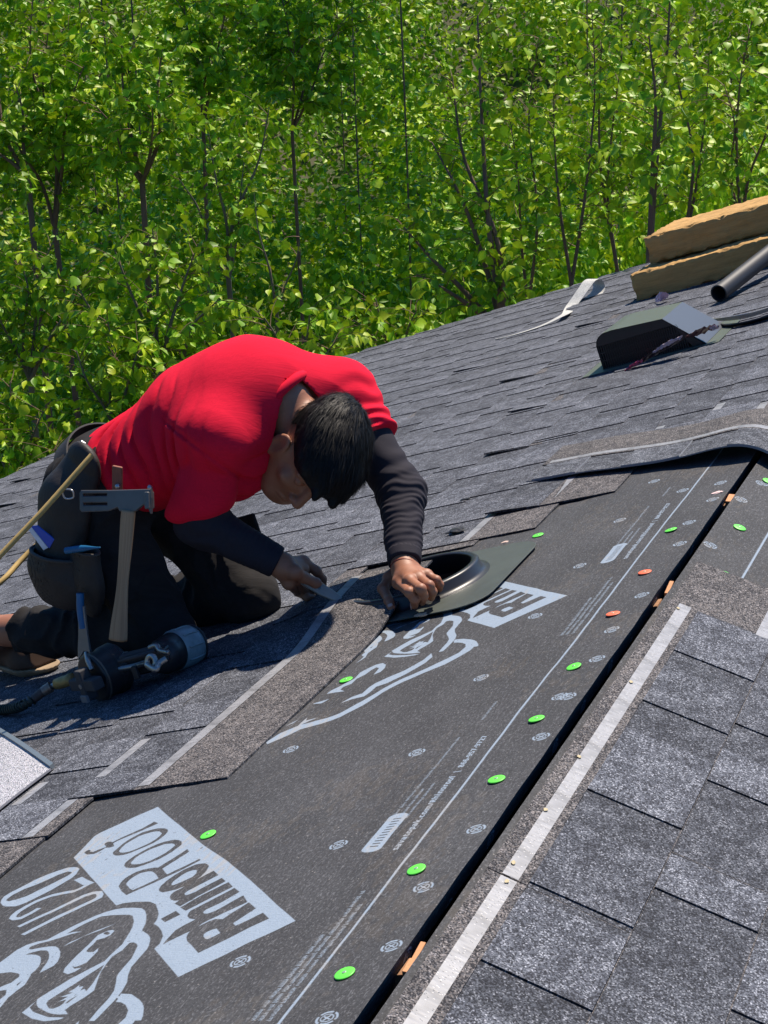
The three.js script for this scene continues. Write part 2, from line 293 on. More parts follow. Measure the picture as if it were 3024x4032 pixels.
const HEAD_ON = [
  [[1.677, 0.691], [1.69, 0.687], [1.708, 0.682], [1.72, 0.672], [1.727, 0.659], [1.73, 0.643], [1.749, 0.631], [1.763, 0.619], [1.775, 0.605], [1.787, 0.594], [1.795, 0.58], [1.799, 0.568], [1.8, 0.552], [1.796, 0.532], [1.79, 0.513], [1.783, 0.503], [1.772, 0.494], [1.759, 0.486], [1.744, 0.478], [1.725, 0.472], [1.711, 0.453], [1.702, 0.444], [1.691, 0.437], [1.678, 0.431], [1.669, 0.428], [1.644, 0.427], [1.624, 0.426], [1.604, 0.418], [1.584, 0.407], [1.564, 0.402], [1.539, 0.4], [1.506, 0.401], [1.497, 0.402], [1.498, 0.411], [1.523, 0.413], [1.547, 0.413], [1.566, 0.416], [1.586, 0.426], [1.601, 0.435], [1.61, 0.438], [1.621, 0.439], [1.648, 0.44], [1.669, 0.447], [1.68, 0.451], [1.687, 0.457], [1.692, 0.465], [1.692, 0.47], [1.691, 0.472], [1.673, 0.472], [1.659, 0.48], [1.642, 0.478], [1.616, 0.472], [1.573, 0.453], [1.56, 0.457], [1.538, 0.468], [1.529, 0.47], [1.518, 0.458], [1.519, 0.473], [1.523, 0.486], [1.528, 0.498], [1.542, 0.523], [1.549, 0.531], [1.556, 0.536], [1.563, 0.54], [1.576, 0.534], [1.61, 0.517], [1.648, 0.486], [1.665, 0.486], [1.69, 0.483], [1.723, 0.491], [1.74, 0.497], [1.754, 0.504], [1.77, 0.516], [1.775, 0.526], [1.778, 0.538], [1.782, 0.562], [1.782, 0.581], [1.765, 0.599], [1.742, 0.615], [1.744, 0.604], [1.743, 0.589], [1.737, 0.608], [1.725, 0.636], [1.721, 0.651], [1.715, 0.66], [1.712, 0.661], [1.708, 0.66], [1.705, 0.654], [1.707, 0.641], [1.708, 0.624], [1.706, 0.611], [1.7, 0.601], [1.689, 0.59], [1.677, 0.582], [1.661, 0.575], [1.651, 0.575], [1.646, 0.58], [1.636, 0.589], [1.648, 0.592], [1.661, 0.594], [1.672, 0.598], [1.683, 0.605], [1.691, 0.612], [1.696, 0.619], [1.699, 0.632], [1.696, 0.646], [1.692, 0.655], [1.69, 0.643], [1.687, 0.632], [1.682, 0.622], [1.676, 0.615], [1.663, 0.606], [1.653, 0.602], [1.644, 0.601], [1.625, 0.604], [1.61, 0.61], [1.6, 0.601], [1.591, 0.598], [1.582, 0.599], [1.561, 0.604], [1.572, 0.612], [1.584, 0.61], [1.591, 0.614], [1.597, 0.618], [1.595, 0.629], [1.604, 0.636], [1.615, 0.623], [1.629, 0.62], [1.635, 0.623], [1.639, 0.629], [1.645, 0.646], [1.646, 0.668]],
  [[1.533, 0.544], [1.56, 0.538], [1.544, 0.539], [1.534, 0.527], [1.528, 0.515], [1.516, 0.488], [1.51, 0.458], [1.506, 0.465], [1.507, 0.489], [1.516, 0.515]],
  [[1.628, 0.542], [1.639, 0.547], [1.662, 0.548], [1.698, 0.546], [1.724, 0.547], [1.734, 0.536], [1.735, 0.528], [1.731, 0.523], [1.72, 0.523], [1.713, 0.529], [1.709, 0.539], [1.696, 0.537], [1.686, 0.538], [1.679, 0.537], [1.676, 0.532], [1.676, 0.523], [1.686, 0.521], [1.678, 0.517], [1.67, 0.517], [1.65, 0.517], [1.643, 0.523], [1.639, 0.53], [1.643, 0.537], [1.635, 0.528], [1.637, 0.517], [1.627, 0.522], [1.622, 0.53]],
  [[1.703, 0.595], [1.715, 0.59], [1.723, 0.581], [1.737, 0.562], [1.754, 0.535], [1.736, 0.555], [1.727, 0.575]], [[1.538, 0.395], [1.558, 0.4], [1.554, 0.381], [1.538, 0.358], [1.528, 0.347], [1.518, 0.339], [1.5, 0.329], [1.489, 0.325], [1.491, 0.344], [1.502, 0.349], [1.509, 0.354], [1.519, 0.362], [1.526, 0.37], [1.536, 0.386]],
  [[1.554, 0.408], [1.548, 0.376], [1.53, 0.355], [1.506, 0.34], [1.486, 0.334], [1.472, 0.336], [1.419, 0.367], [1.389, 0.397], [1.363, 0.429], [1.322, 0.454], [1.271, 0.473], [1.229, 0.499], [1.21, 0.53], [1.199, 0.567], [1.168, 0.591], [1.15, 0.61], [1.161, 0.619], [1.195, 0.608], [1.224, 0.579], [1.224, 0.565], [1.236, 0.528], [1.25, 0.509], [1.296, 0.485], [1.345, 0.464], [1.382, 0.437], [1.411, 0.403], [1.447, 0.378], [1.473, 0.359], [1.499, 0.355], [1.515, 0.361], [1.531, 0.376]],
  [[1.499, 0.427], [1.473, 0.414], [1.447, 0.418], [1.398, 0.444], [1.372, 0.467], [1.363, 0.486], [1.341, 0.488], [1.321, 0.493], [1.314, 0.516], [1.302, 0.533], [1.326, 0.521], [1.338, 0.504], [1.366, 0.502], [1.385, 0.496], [1.403, 0.48], [1.426, 0.455], [1.469, 0.43]],
  [[1.373, 0.597], [1.389, 0.595], [1.404, 0.585], [1.415, 0.578], [1.433, 0.565], [1.465, 0.567], [1.481, 0.556], [1.493, 0.544], [1.495, 0.53], [1.482, 0.518], [1.463, 0.512], [1.442, 0.512], [1.433, 0.523], [1.451, 0.525], [1.469, 0.527], [1.476, 0.536], [1.465, 0.543], [1.446, 0.547], [1.43, 0.558], [1.404, 0.557], [1.396, 0.572], [1.383, 0.572], [1.367, 0.555], [1.373, 0.579]],
  [[1.525, 0.604], [1.552, 0.601], [1.59, 0.606], [1.635, 0.607], [1.632, 0.601], [1.607, 0.594], [1.581, 0.601], [1.553, 0.595]], [[1.331, 0.603], [1.341, 0.575], [1.334, 0.578], [1.324, 0.585], [1.328, 0.605]], [[1.226, 0.612], [1.254, 0.597], [1.237, 0.601]], [[1.219, 0.583], [1.258, 0.582], [1.241, 0.576], [1.244, 0.552], [1.232, 0.569]]];
const HEAD_OFF = [[[1.55, 0.516], [1.557, 0.518], [1.567, 0.514], [1.6, 0.497], [1.639, 0.48], [1.614, 0.473], [1.591, 0.467], [1.572, 0.465], [1.579, 0.473], [1.575, 0.477], [1.586, 0.479], [1.585, 0.486], [1.591, 0.489], [1.582, 0.491], [1.574, 0.496], [1.572, 0.487], [1.568, 0.495], [1.564, 0.502], [1.563, 0.489], [1.552, 0.497], [1.556, 0.487], [1.547, 0.485], [1.541, 0.487], [1.536, 0.495], [1.538, 0.503]],
  [[1.546, 0.482], [1.554, 0.481], [1.565, 0.473], [1.555, 0.476], [1.546, 0.478]], [[1.728, 0.54], [1.732, 0.536], [1.726, 0.527], [1.721, 0.528], [1.724, 0.536]]];
const U20 = [[[1.959, 0.741], [1.965, 0.748], [1.969, 0.758], [1.971, 0.772], [1.964, 0.789], [1.954, 0.802], [1.938, 0.816], [1.922, 0.828], [1.907, 0.839], [1.891, 0.844], [1.881, 0.841], [1.871, 0.835], [1.861, 0.824], [1.855, 0.813], [1.854, 0.793], [1.863, 0.779], [1.877, 0.767], [1.895, 0.753], [1.915, 0.742], [1.929, 0.735], [1.941, 0.735]]];
const U20_OFF = [[[1.949, 0.749], [1.953, 0.754], [1.956, 0.762], [1.95, 0.775], [1.935, 0.79], [1.92, 0.803], [1.908, 0.818], [1.895, 0.828], [1.883, 0.83], [1.877, 0.829], [1.872, 0.819], [1.876, 0.807], [1.885, 0.795], [1.9, 0.784], [1.914, 0.771], [1.928, 0.76], [1.94, 0.751]]];
const U20_LINES = [[[[1.923, 0.719], [1.895, 0.676]], 0.0115], [[[1.897, 0.681], [1.887, 0.689], [1.881, 0.698], [1.879, 0.713], [1.877, 0.724], [1.876, 0.737], [1.871, 0.747], [1.862, 0.759], [1.849, 0.768], [1.836, 0.774], [1.825, 0.774], [1.816, 0.771], [1.811, 0.762], [1.812, 0.752], [1.824, 0.741], [1.837, 0.734]], 0.0085], [[[1.783, 0.735], [1.8, 0.717], [1.818, 0.695], [1.832, 0.684], [1.845, 0.673], [1.858, 0.662], [1.864, 0.65], [1.864, 0.639], [1.855, 0.631], [1.847, 0.628], [1.839, 0.633], [1.826, 0.644], [1.815, 0.653], [1.8, 0.666], [1.783, 0.68], [1.769, 0.692], [1.753, 0.704]], 0.0085]];
const MARKS_L = [[1.4616, 0.0487], [1.6146, 0.0321], [1.7635, 0.0502], [1.919, 0.0328], [1.9212, 0.2504], [2.2359, 0.2556], [2.2182, 0.0343], [2.5321, 0.0349], [2.3761, 0.0533], [2.6743, 0.0489], [2.8437, 0.0374], [3.1449, 0.0366], [3.2915, 0.0513], [3.4434, 0.0342], [3.582, 0.0471], [1.6094, 0.2463], [2.3349, 0.5408], [2.5378, 0.2537], [2.8367, 0.25], [3.4264, 0.2426], [3.131, 0.2483], [3.7225, 0.2387], [3.579, 0.1343], [2.3702, 0.0373]];
const MARKS_R = [[3.4515, 0.0255], [3.1439, 0.0248], [2.9889, 0.046], [2.9919, 0.1346], [3.5971, 0.0436]];
const URANGE = 1.52, PXM = 2048 / URANGE;     // one 2048-pixel print tile covers 1.52 m of sheet
function printTile(u0, s0, height, right) {
  const H = 1024, cv = document.createElement('canvas'); cv.width = 2048; cv.height = H;
  const c = cv.getContext('2d'), X = (u) => (u - u0) * PXM, Y = (s) => H - (s - s0) * H / height, SY = H / height;
  // ink layer
  const fill = (poly, du, dest) => { c.globalCompositeOperation = dest ? 'destination-out' : 'source-over'; c.fillStyle = '#fff'; c.beginPath(); poly.forEach(([u, s], i) => i ? c.lineTo(X(u + du), Y(s)) : c.moveTo(X(u + du), Y(s))); c.closePath(); c.fill(); };
  const stroke = (pts, w, du) => { c.globalCompositeOperation = 'source-over'; c.strokeStyle = '#fff'; c.lineWidth = w * PXM; c.lineJoin = 'round'; c.lineCap = 'butt'; c.beginPath(); pts.forEach(([u, s], i) => i ? c.lineTo(X(u + du), Y(s)) : c.moveTo(X(u + du), Y(s))); c.stroke(); };
  if (!right) for (const du of [0, PERIOD]) {
    fill(PANEL, du); INK_OFF.forEach((p) => fill(p, du, 1)); INK_ON_AGAIN.forEach((p) => fill(p, du));
    HEAD_ON.forEach((p) => fill(p, du)); HEAD_OFF.forEach((p) => fill(p, du, 1));
    U20.forEach((p) => fill(p, du)); U20_OFF.forEach((p) => fill(p, du, 1)); U20_LINES.forEach(([p, w]) => stroke(p, w, du));
  }
  c.globalCompositeOperation = 'source-over';
  const line = (ua, ub, s, w) => { c.fillStyle = '#fff'; c.fillRect(X(ua), Y(s + w / 2), X(ub) - X(ua), w * SY); };
  line(-1, 9, 0.1065 * 1.05, 0.0042);
  // fastener marks: a broken ring round a small cross
  for (const [u, s] of right ? MARKS_R : MARKS_L) {
    c.save(); c.translate(X(u), Y(s)); c.scale(PXM, SY); c.strokeStyle = '#fff'; c.lineWidth = 0.0032;
    for (let k = 0; k < 4; k++) { c.beginPath(); c.ellipse(0, 0, 0.0125, 0.0125, 0.4, k * 1.5708 + 0.14, k * 1.5708 + 1.43); c.stroke(); }
    c.lineWidth = 0.0017; c.beginPath(); c.ellipse(0, 0, 0.0078, 0.0078, 0, 0, 6.283); c.stroke();
    c.lineWidth = 0.0022; c.beginPath(); c.moveTo(-0.0055, -0.003); c.lineTo(0.0055, 0.003); c.moveTo(-0.003, 0.005); c.lineTo(0.003, -0.005); c.stroke();
    c.restore();
  }
  // lines of print; the small ones are too small to read and stay rows of strokes
  const text = (t, u, s, h, len, bold) => { c.save(); c.translate(X(u), Y(s)); c.scale(1, SY / PXM); c.fillStyle = '#fff'; const px = h * PXM * 1.35; c.font = (bold ? 'bold ' : '') + px + 'px sans-serif'; const w = c.measureText(t).width; c.scale(len * PXM / w, 1); c.fillText(t, 0, 0); c.restore(); };
  const scribble = (u, s, len, h, k) => { let x = 0, i = 0; while (x < len) { const word = 0.01 + 0.03 * hash(i, k, 71); for (let a = 0; a < word && x + a < len; a += h * 0.5) { const q = hash(i * 57 + Math.round(a * 1e4), k, 72); c.fillStyle = '#fff'; c.fillRect(X(u + x + a), Y(s + h * (q > 0.4 ? 1 : 0.75)), h * 0.16 * PXM, h * SY * (q > 0.4 ? 1 : 0.75)); if (q > 0.25) c.fillRect(X(u + x + a), Y(s + h * (q > 0.7 ? 0.55 : 0.16)), h * 0.4 * PXM, h * 0.17 * SY); } x += word + h * 0.7; i++; } };
  for (const du of [-PERIOD, 0, PERIOD]) {
    const at = (p) => p[0] + du;
    if (!right) {
      const T1 = [1.8823, 0.139], T2 = [2.2598, 0.1343];
      text('savatopak.com/Rhinoroof  |  866-957-9727', at(T1), T1[1], 0.0108, T2[0] - T1[0], true);
      const N = [[[1.9859, 0.1913], [2.2697, 0.1928]], [[1.9843, 0.1785], [2.0816, 0.1762]], [[1.9835, 0.1662], [2.0954, 0.1647]], [[2.3319, 0.1741], [2.4062, 0.1758]], [[1.4692, 0.1492], [1.6631, 0.1486]], [[1.4679, 0.1381], [1.7683, 0.1365]], [[1.4666, 0.1263], [1.7331, 0.1244]]];
      N.forEach(([a, b], i) => scribble(at(a), a[1], b[0] - a[0], i < 4 ? 0.0048 : 0.0062, i));
      const P = [[1.8834, 0.1859], [1.9621, 0.1744], [1.877, 0.1638], [1.9541, 0.1669]];
      c.save(); c.fillStyle = '#fff'; c.beginPath(); c.roundRect(X(at(P[0])), Y(0.2), 0.12 * PXM, 0.031 * SY, 0.012 * PXM); c.fill(); c.globalCompositeOperation = 'destination-out'; c.globalAlpha = 0.75; c.restore();
      c.save(); c.globalCompositeOperation = 'destination-out'; for (let i = 0; i < 11; i++) c.fillRect(X(at(P[0]) + 0.016 + i * 0.0085), Y(0.19), 0.0028 * PXM, 0.013 * SY); c.restore();
    } else text('866-957-9727', 2.56 + du, 0.122, 0.0108, 0.14, true);
  }
  const ink = c.getImageData(0, 0, 2048, H).data;
  // the woven black sheet below it
  const img = c.createImageData(2048, H), d = img.data, enc = (v) => 255 * (v <= 0.0031308 ? v * 12.92 : 1.055 * Math.pow(v, 1 / 2.4) - 0.055);
  for (let y = 0; y < H; y++) for (let x = 0; x < 2048; x++) {
    const o = (y * 2048 + x) * 4, uu = u0 + x / PXM, ss = s0 + (H - y) / SY;
    const fib = vnoise(uu * 160 + ss * 40, ss * 700, 4096, 61) * 0.6 + vnoise(uu * 520, ss * 520, 4096, 62) * 0.4, big = vnoise(uu * 9, ss * 14, 512, 63), fine = hash(x, y, 64);
    const streak = sstep(vnoise(uu * 300 + ss * 90, ss * 900, 8192, 60), 0.62, 0.95); let r = 0.029 + 0.042 * fib * (0.5 + 0.8 * big) + 0.014 * fine + 0.07 * streak, g = r * 1.03, b = r * 1.11;
    const dust = sstep(vnoise(uu * 7 + 3, ss * 9, 512, 65) * 0.6 + vnoise(uu * 60, ss * 160, 4096, 66) * 0.4, 0.62, 0.8);   // tan sawdust trodden in
    r += dust * 0.014; g += dust * 0.01; b += dust * 0.005;
    if (hash(x >> 1, y >> 1, 67) > 0.9993) { r += 0.22; g += 0.2; b += 0.18; }
    const a = ink[o + 3] / 255, wear = 0.88 + 0.12 * hash(x, y, 68), ip = sstep(vnoise(uu * 240, ss * 240, 4096, 69), 0.0, 0.07) * wear;
    const k = a * ip;
    r = lerp(r, 0.24 + 0.04 * fib + dust * 0.04, k); g = lerp(g, 0.305 + 0.04 * fib, k); b = lerp(b, 0.385 + 0.04 * fib - dust * 0.05, k);
    d[o] = enc(r); d[o + 1] = enc(g); d[o + 2] = enc(b); d[o + 3] = 255;
  }
  c.globalCompositeOperation = 'source-over'; c.putImageData(img, 0, 0);
  const t = new THREE.CanvasTexture(cv); t.colorSpace = THREE.SRGBColorSpace; t.wrapS = t.wrapT = THREE.ClampToEdgeWrapping;
  return t;
}
const T_FELT = data(512, 512, (x, y) => 0.5 * vnoise(x / 3, y / 9, 171, 81) + 0.5 * vnoise(x / 2, y / 2, 256, 82), false);
function sheetN(u, s) { return 0.0012 + 0.0022 * (noise.noise(u * 2.2, s * 6, 1.3) + 0.6 * noise.noise(u * 5 + s * 9, s * 14, 4.1) + 0.6 * noise.noise(u * 14, s * 30, 2.2)) + 0.0032; }
const sheets = [];
{
  const S0 = -0.004, S1 = 1.02;
  const mk = (u0, tile, right) => {
    const P = right ? rp : lp, edge = right ? 0.0085 : 0.0075, f = (a, b) => { const u = u0 + a * URANGE, s = lerp(edge, right ? 0.62 : S1, b); return P(u, s, sheetN(u, s + (right ? 5 : 0))); };
    const g = grid(90, 44, f, (a, b) => { const s = lerp(edge, right ? 0.62 : S1, b); return [a, (s - S0) / (S1 - S0)]; });
    // leave the vent hole open
    if (!right && u0 < HOLE.u && u0 + URANGE > HOLE.u) {
      const ix = g.index.array, keep = [], p = g.attributes.position;
      for (let i = 0; i < ix.length; i += 3) { const m = V(0, 0, 0); for (let k = 0; k < 3; k++) m.add(V(p.getX(ix[i + k]), p.getY(ix[i + k]), p.getZ(ix[i + k]))); m.divideScalar(3); if (Math.hypot(-m.z - HOLE.u, -m.x / CP - HOLE.s) > 0.135) keep.push(ix[i], ix[i + 1], ix[i + 2]); }
      g.setIndex(keep);
    }
    const m = part('underlayment', g, new THREE.MeshPhysicalMaterial({ map: tile, bumpMap: T_FELT, bumpScale: 0.0006, roughness: 0.75, specularIntensity: 0.3 }), roof);
    m.material.bumpMap = T_FELT.clone(); m.material.bumpMap.repeat.set(5, 3.4);
    m.userData.label = right ? 'black printed underlayment sheet on the near slope' : 'black underlayment sheet with pale blue print on the far slope';
    // added fold leaning back under the cut edge so the slot stays black
    const fold = grid(60, 3, (a, b) => { const u = u0 + a * URANGE; return P(u, edge + 0.0145 * b, sheetN(u, edge + (right ? 5 : 0)) * (1 - b) - 0.024 * b); }, (a, b) => [a, 0.016 + 0.03 * b]);
    part('added_slot_fold', fold, m.material, m);
    sheets.push({ m, u0, right });
  };
  mk(1.18, printTile(1.18, S0, S1 - S0, false), false);
  mk(2.7, printTile(2.7, S0, S1 - S0, false), false);
  mk(2.3, printTile(2.3, S0, S1 - S0, true), true);
  mk(0.78, printTile(0.78, S0, S1 - S0, true), true);
  // the rest of the near slope, out of the picture, in the same plain sheet
  const M_PLAIN = new THREE.MeshPhysicalMaterial({ color: lin(0.065, 0.066, 0.07), map: T_GRIME, roughness: 0.75, specularIntensity: 0.3 });
  const run = (u0, u1, s0, s1) => part('underlayment', grid(60, 20, (a, b) => { const u = lerp(u0, u1, a), s = lerp(s0, s1, b); return rp(u, s, sheetN(u, s + 5)); }, (a, b) => [a * 4, b * 3]), M_PLAIN, roof);
  run(3.82, 8.7, 0.0085, 4.7); run(-1.4, 3.82, 0.621, 4.7); run(-1.4, 0.78, 0.0085, 0.62);
  const runL = (u0, u1, s0, s1) => part('underlayment', grid(60, 20, (a, b) => { const u = lerp(u0, u1, a), s = lerp(s0, s1, b); return lp(u, s, sheetN(u, s)); }, (a, b) => [a * 4, b * 3]), M_PLAIN, roof);
  runL(4.22, 8.6, 0.0075, 0.6); runL(-1.4, 1.18, 0.0075, 1.4);
}
// cap nails: a domed plastic washer and a steel nail head, nailed through the sheet
{
  const M_GREEN = std(lin(0.13, 0.72, 0.07), { roughness: 0.45 }), M_ORANGE = std(lin(0.85, 0.16, 0.07), { roughness: 0.5 }), M_NAIL = std(lin(0.3, 0.42, 0.3), { metalness: 0.4, roughness: 0.45 });
  const prof = [[0, 0], [0.0133, 0], [0.0133, 0.0012], [0.0122, 0.0022], [0.006, 0.003], [0.0045, 0.0026], [0, 0.0026]];
  const put = (side, u, s, col) => {
    const P = side === 'L' ? LP : RP, N = side === 'L' ? EN : ENR, c = P(u, s, sheetN(u, s + (side === 'L' ? 0 : 5)) + 0.001);
    const host = sheets.find((q) => q.right === (side === 'R') && u >= q.u0 && u < q.u0 + URANGE).m;
    const tilt = c.clone().add(N).add(V(rr(-0.07, 0.07), 0, rr(-0.07, 0.07)));
    const cap = part('cap_nail', turned(c, tilt, prof, 28), col === 'o' ? M_ORANGE : M_GREEN, host); if (col === 'o') cap.userData.label = 'orange plastic cap nail';
    const nail = turned(c.clone().addScaledVector(N, 0.0024), tilt, [[0, 0], [0.003, 0], [0.003, 0.0006], [0.0022, 0.0009], [0, 0.0009]], 12);
    part('cap_nail', nail, M_NAIL, host).userData.label = 'steel head of a cap nail';
  };
  reseed(5);
  for (const q of [[1.5568, 0.0699, 'g'], [1.8099, 0.0787, 'g'], [2.0747, 0.0573, 'g'], [2.2888, 0.0647, 'g'], [2.5044, 0.068, 'g'], [3.2512, 0.0809, 'g'], [3.4387, 0.443, 'g'], [2.0157, 0.5279, 'g'], [2.6588, 0.5824, 'g'], [2.7586, 0.07, 'o'], [2.9868, 0.0692, 'o']]) put('L', ...q);
  for (const q of [[3.0241, 0.0816, 'g'], [3.288, 0.0556, 'g'], [3.6196, 0.0536, 'g']]) put('R', ...q);
}

// ---- shingles: each strip is a mesh; a thin full-width base with thicker tabs, its own tone per tab
const EXPO = 0.1435, SHEAD = 0.337, TH = 0.0022, SLEN = 1.0;
const M_STRIP = std(lin(0.36, 0.37, 0.395), { map: T_FILM, bumpMap: T_FILM, bumpScale: 0.0006, roughness: 0.45 });
const M_UNDERSIDE = std(lin(0.012, 0.012, 0.013), { roughness: 0.6 });
// local frame of a strip: x along u, y = s - butt, z = n at the butt line; layers lean as laid
function shingleGeo(len, tabs, o = {}) {
  const pos = [], uv = [], col = [], grp = { face: [], lap: [], cut: [] };
  const top = (y) => o.flat ? (o.n0 ?? TH) : TH * (1 + (y + SHEAD) / EXPO), ou = rr(0, 9), os = rr(0, 9), lift = o.lift ?? (() => 0);
  const quad = (k, c, w, t) => { for (const i of [0, 1, 2, 0, 2, 3]) { grp[k].push([c[i], w ? w[i] : [c[i][0] / GSIZE + ou, c[i][1] / GSIZE + os], t]); } };
  const pt = (x, y, dz) => [x, y, top(y) + dz + lift(x, y)];
  const flip = o.flip ? -1 : 1;
  const blk = (x0, x1, y0, y1, z0, z1, t, kind) => {     // a thin block on the leaning plane, split along x when it bends
    const n = o.lift ? Math.max(1, Math.round((x1 - x0) / 0.04)) : 1, my = o.lift ? Math.max(1, Math.round((y1 - y0) / 0.05)) : 1;
    for (let i = 0; i < n; i++) {
      const a = lerp(x0, x1, i / n), b = lerp(x0, x1, (i + 1) / n);
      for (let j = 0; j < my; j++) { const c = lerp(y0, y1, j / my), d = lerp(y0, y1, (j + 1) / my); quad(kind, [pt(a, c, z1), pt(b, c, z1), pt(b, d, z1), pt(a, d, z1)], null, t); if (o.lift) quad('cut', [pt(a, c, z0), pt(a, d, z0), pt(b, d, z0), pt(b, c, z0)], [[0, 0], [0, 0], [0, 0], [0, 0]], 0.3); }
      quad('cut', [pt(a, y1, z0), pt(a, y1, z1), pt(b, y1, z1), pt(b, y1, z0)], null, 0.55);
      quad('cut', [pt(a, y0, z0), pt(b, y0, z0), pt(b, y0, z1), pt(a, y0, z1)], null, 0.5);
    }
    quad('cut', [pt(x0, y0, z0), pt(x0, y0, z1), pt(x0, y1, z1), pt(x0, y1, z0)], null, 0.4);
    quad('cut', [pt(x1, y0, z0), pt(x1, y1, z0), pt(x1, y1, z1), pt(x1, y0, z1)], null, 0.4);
  };
  const hd = o.head ?? SHEAD, T2 = o.tab ?? 0.0026;
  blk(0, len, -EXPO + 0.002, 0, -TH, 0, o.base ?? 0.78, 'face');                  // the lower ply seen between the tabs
  blk(0, len, -hd, -EXPO + 0.002, -TH, T2 * 0.7, 1, 'lap');                       // the head lap
  let prev = null;
  for (const [a, b, t] of tabs) if (b > a) { const e = rr(0, 0.004); blk(Math.max(0, a), Math.min(len, b), -EXPO + 0.0021, -e * 0 + 0.0004, 0.0001, T2, t, 'face'); }
  // split base shade: granules printed darker next to the nail line
  const all = [...grp.face, ...grp.cut, ...grp.lap];
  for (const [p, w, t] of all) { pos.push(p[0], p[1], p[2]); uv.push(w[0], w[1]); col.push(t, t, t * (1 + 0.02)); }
  const g = new THREE.BufferGeometry();
  g.setAttribute('position', new THREE.Float32BufferAttribute(pos, 3)); g.setAttribute('uv', new THREE.Float32BufferAttribute(uv, 2)); g.setAttribute('color', new THREE.Float32BufferAttribute(col, 3));
  g.addGroup(0, grp.face.length + grp.cut.length, 0); g.addGroup(grp.face.length + grp.cut.length, grp.lap.length, 1);
  g.computeVertexNormals(); g.userData.local = true;
  return g;
}
function randomTabs(len) {
  const t = []; let x = rr(-0.08, 0.04);
  while (x < len) { const w = rr(0.09, 0.2), gap = rr(0.07, 0.17); t.push([x, Math.min(x + w, len), rr(0.78, 1.22)]); x += w + gap; }
  return t;
}
const bL = new THREE.Matrix4().makeBasis(EU, ES, EN), bR = new THREE.Matrix4().makeBasis(V(0, 0, 1), ESR, ENR);
const SH_MATS = [M_SHINGLE, M_LAP];
function strip(parent, len, w, y, n) {     // the pale release film along the nail line
  const g = quads([[[0.002, y - w / 2, n], [len - 0.001, y - w / 2, n], [len - 0.001, y + w / 2, n], [0.002, y + w / 2, n]]], [[[0, 0], [len * 6, 0], [len * 6, w * 6], [0, w * 6]]]);
  g.userData.local = true;
  return part('release_film', g, M_STRIP, parent);
}
function addShingle(side, u0, sB, geo, turnN = 0) {
  const m = part('shingle', geo, SH_MATS, roof), q = (side === 'L' ? bL : bR).clone();
  m.position.copy(side === 'L' ? LP(u0, sB, 0.0048) : RP(u0, sB, 0.0048));
  m.quaternion.setFromRotationMatrix(q); if (turnN) m.rotateX(turnN);
  return m;
}
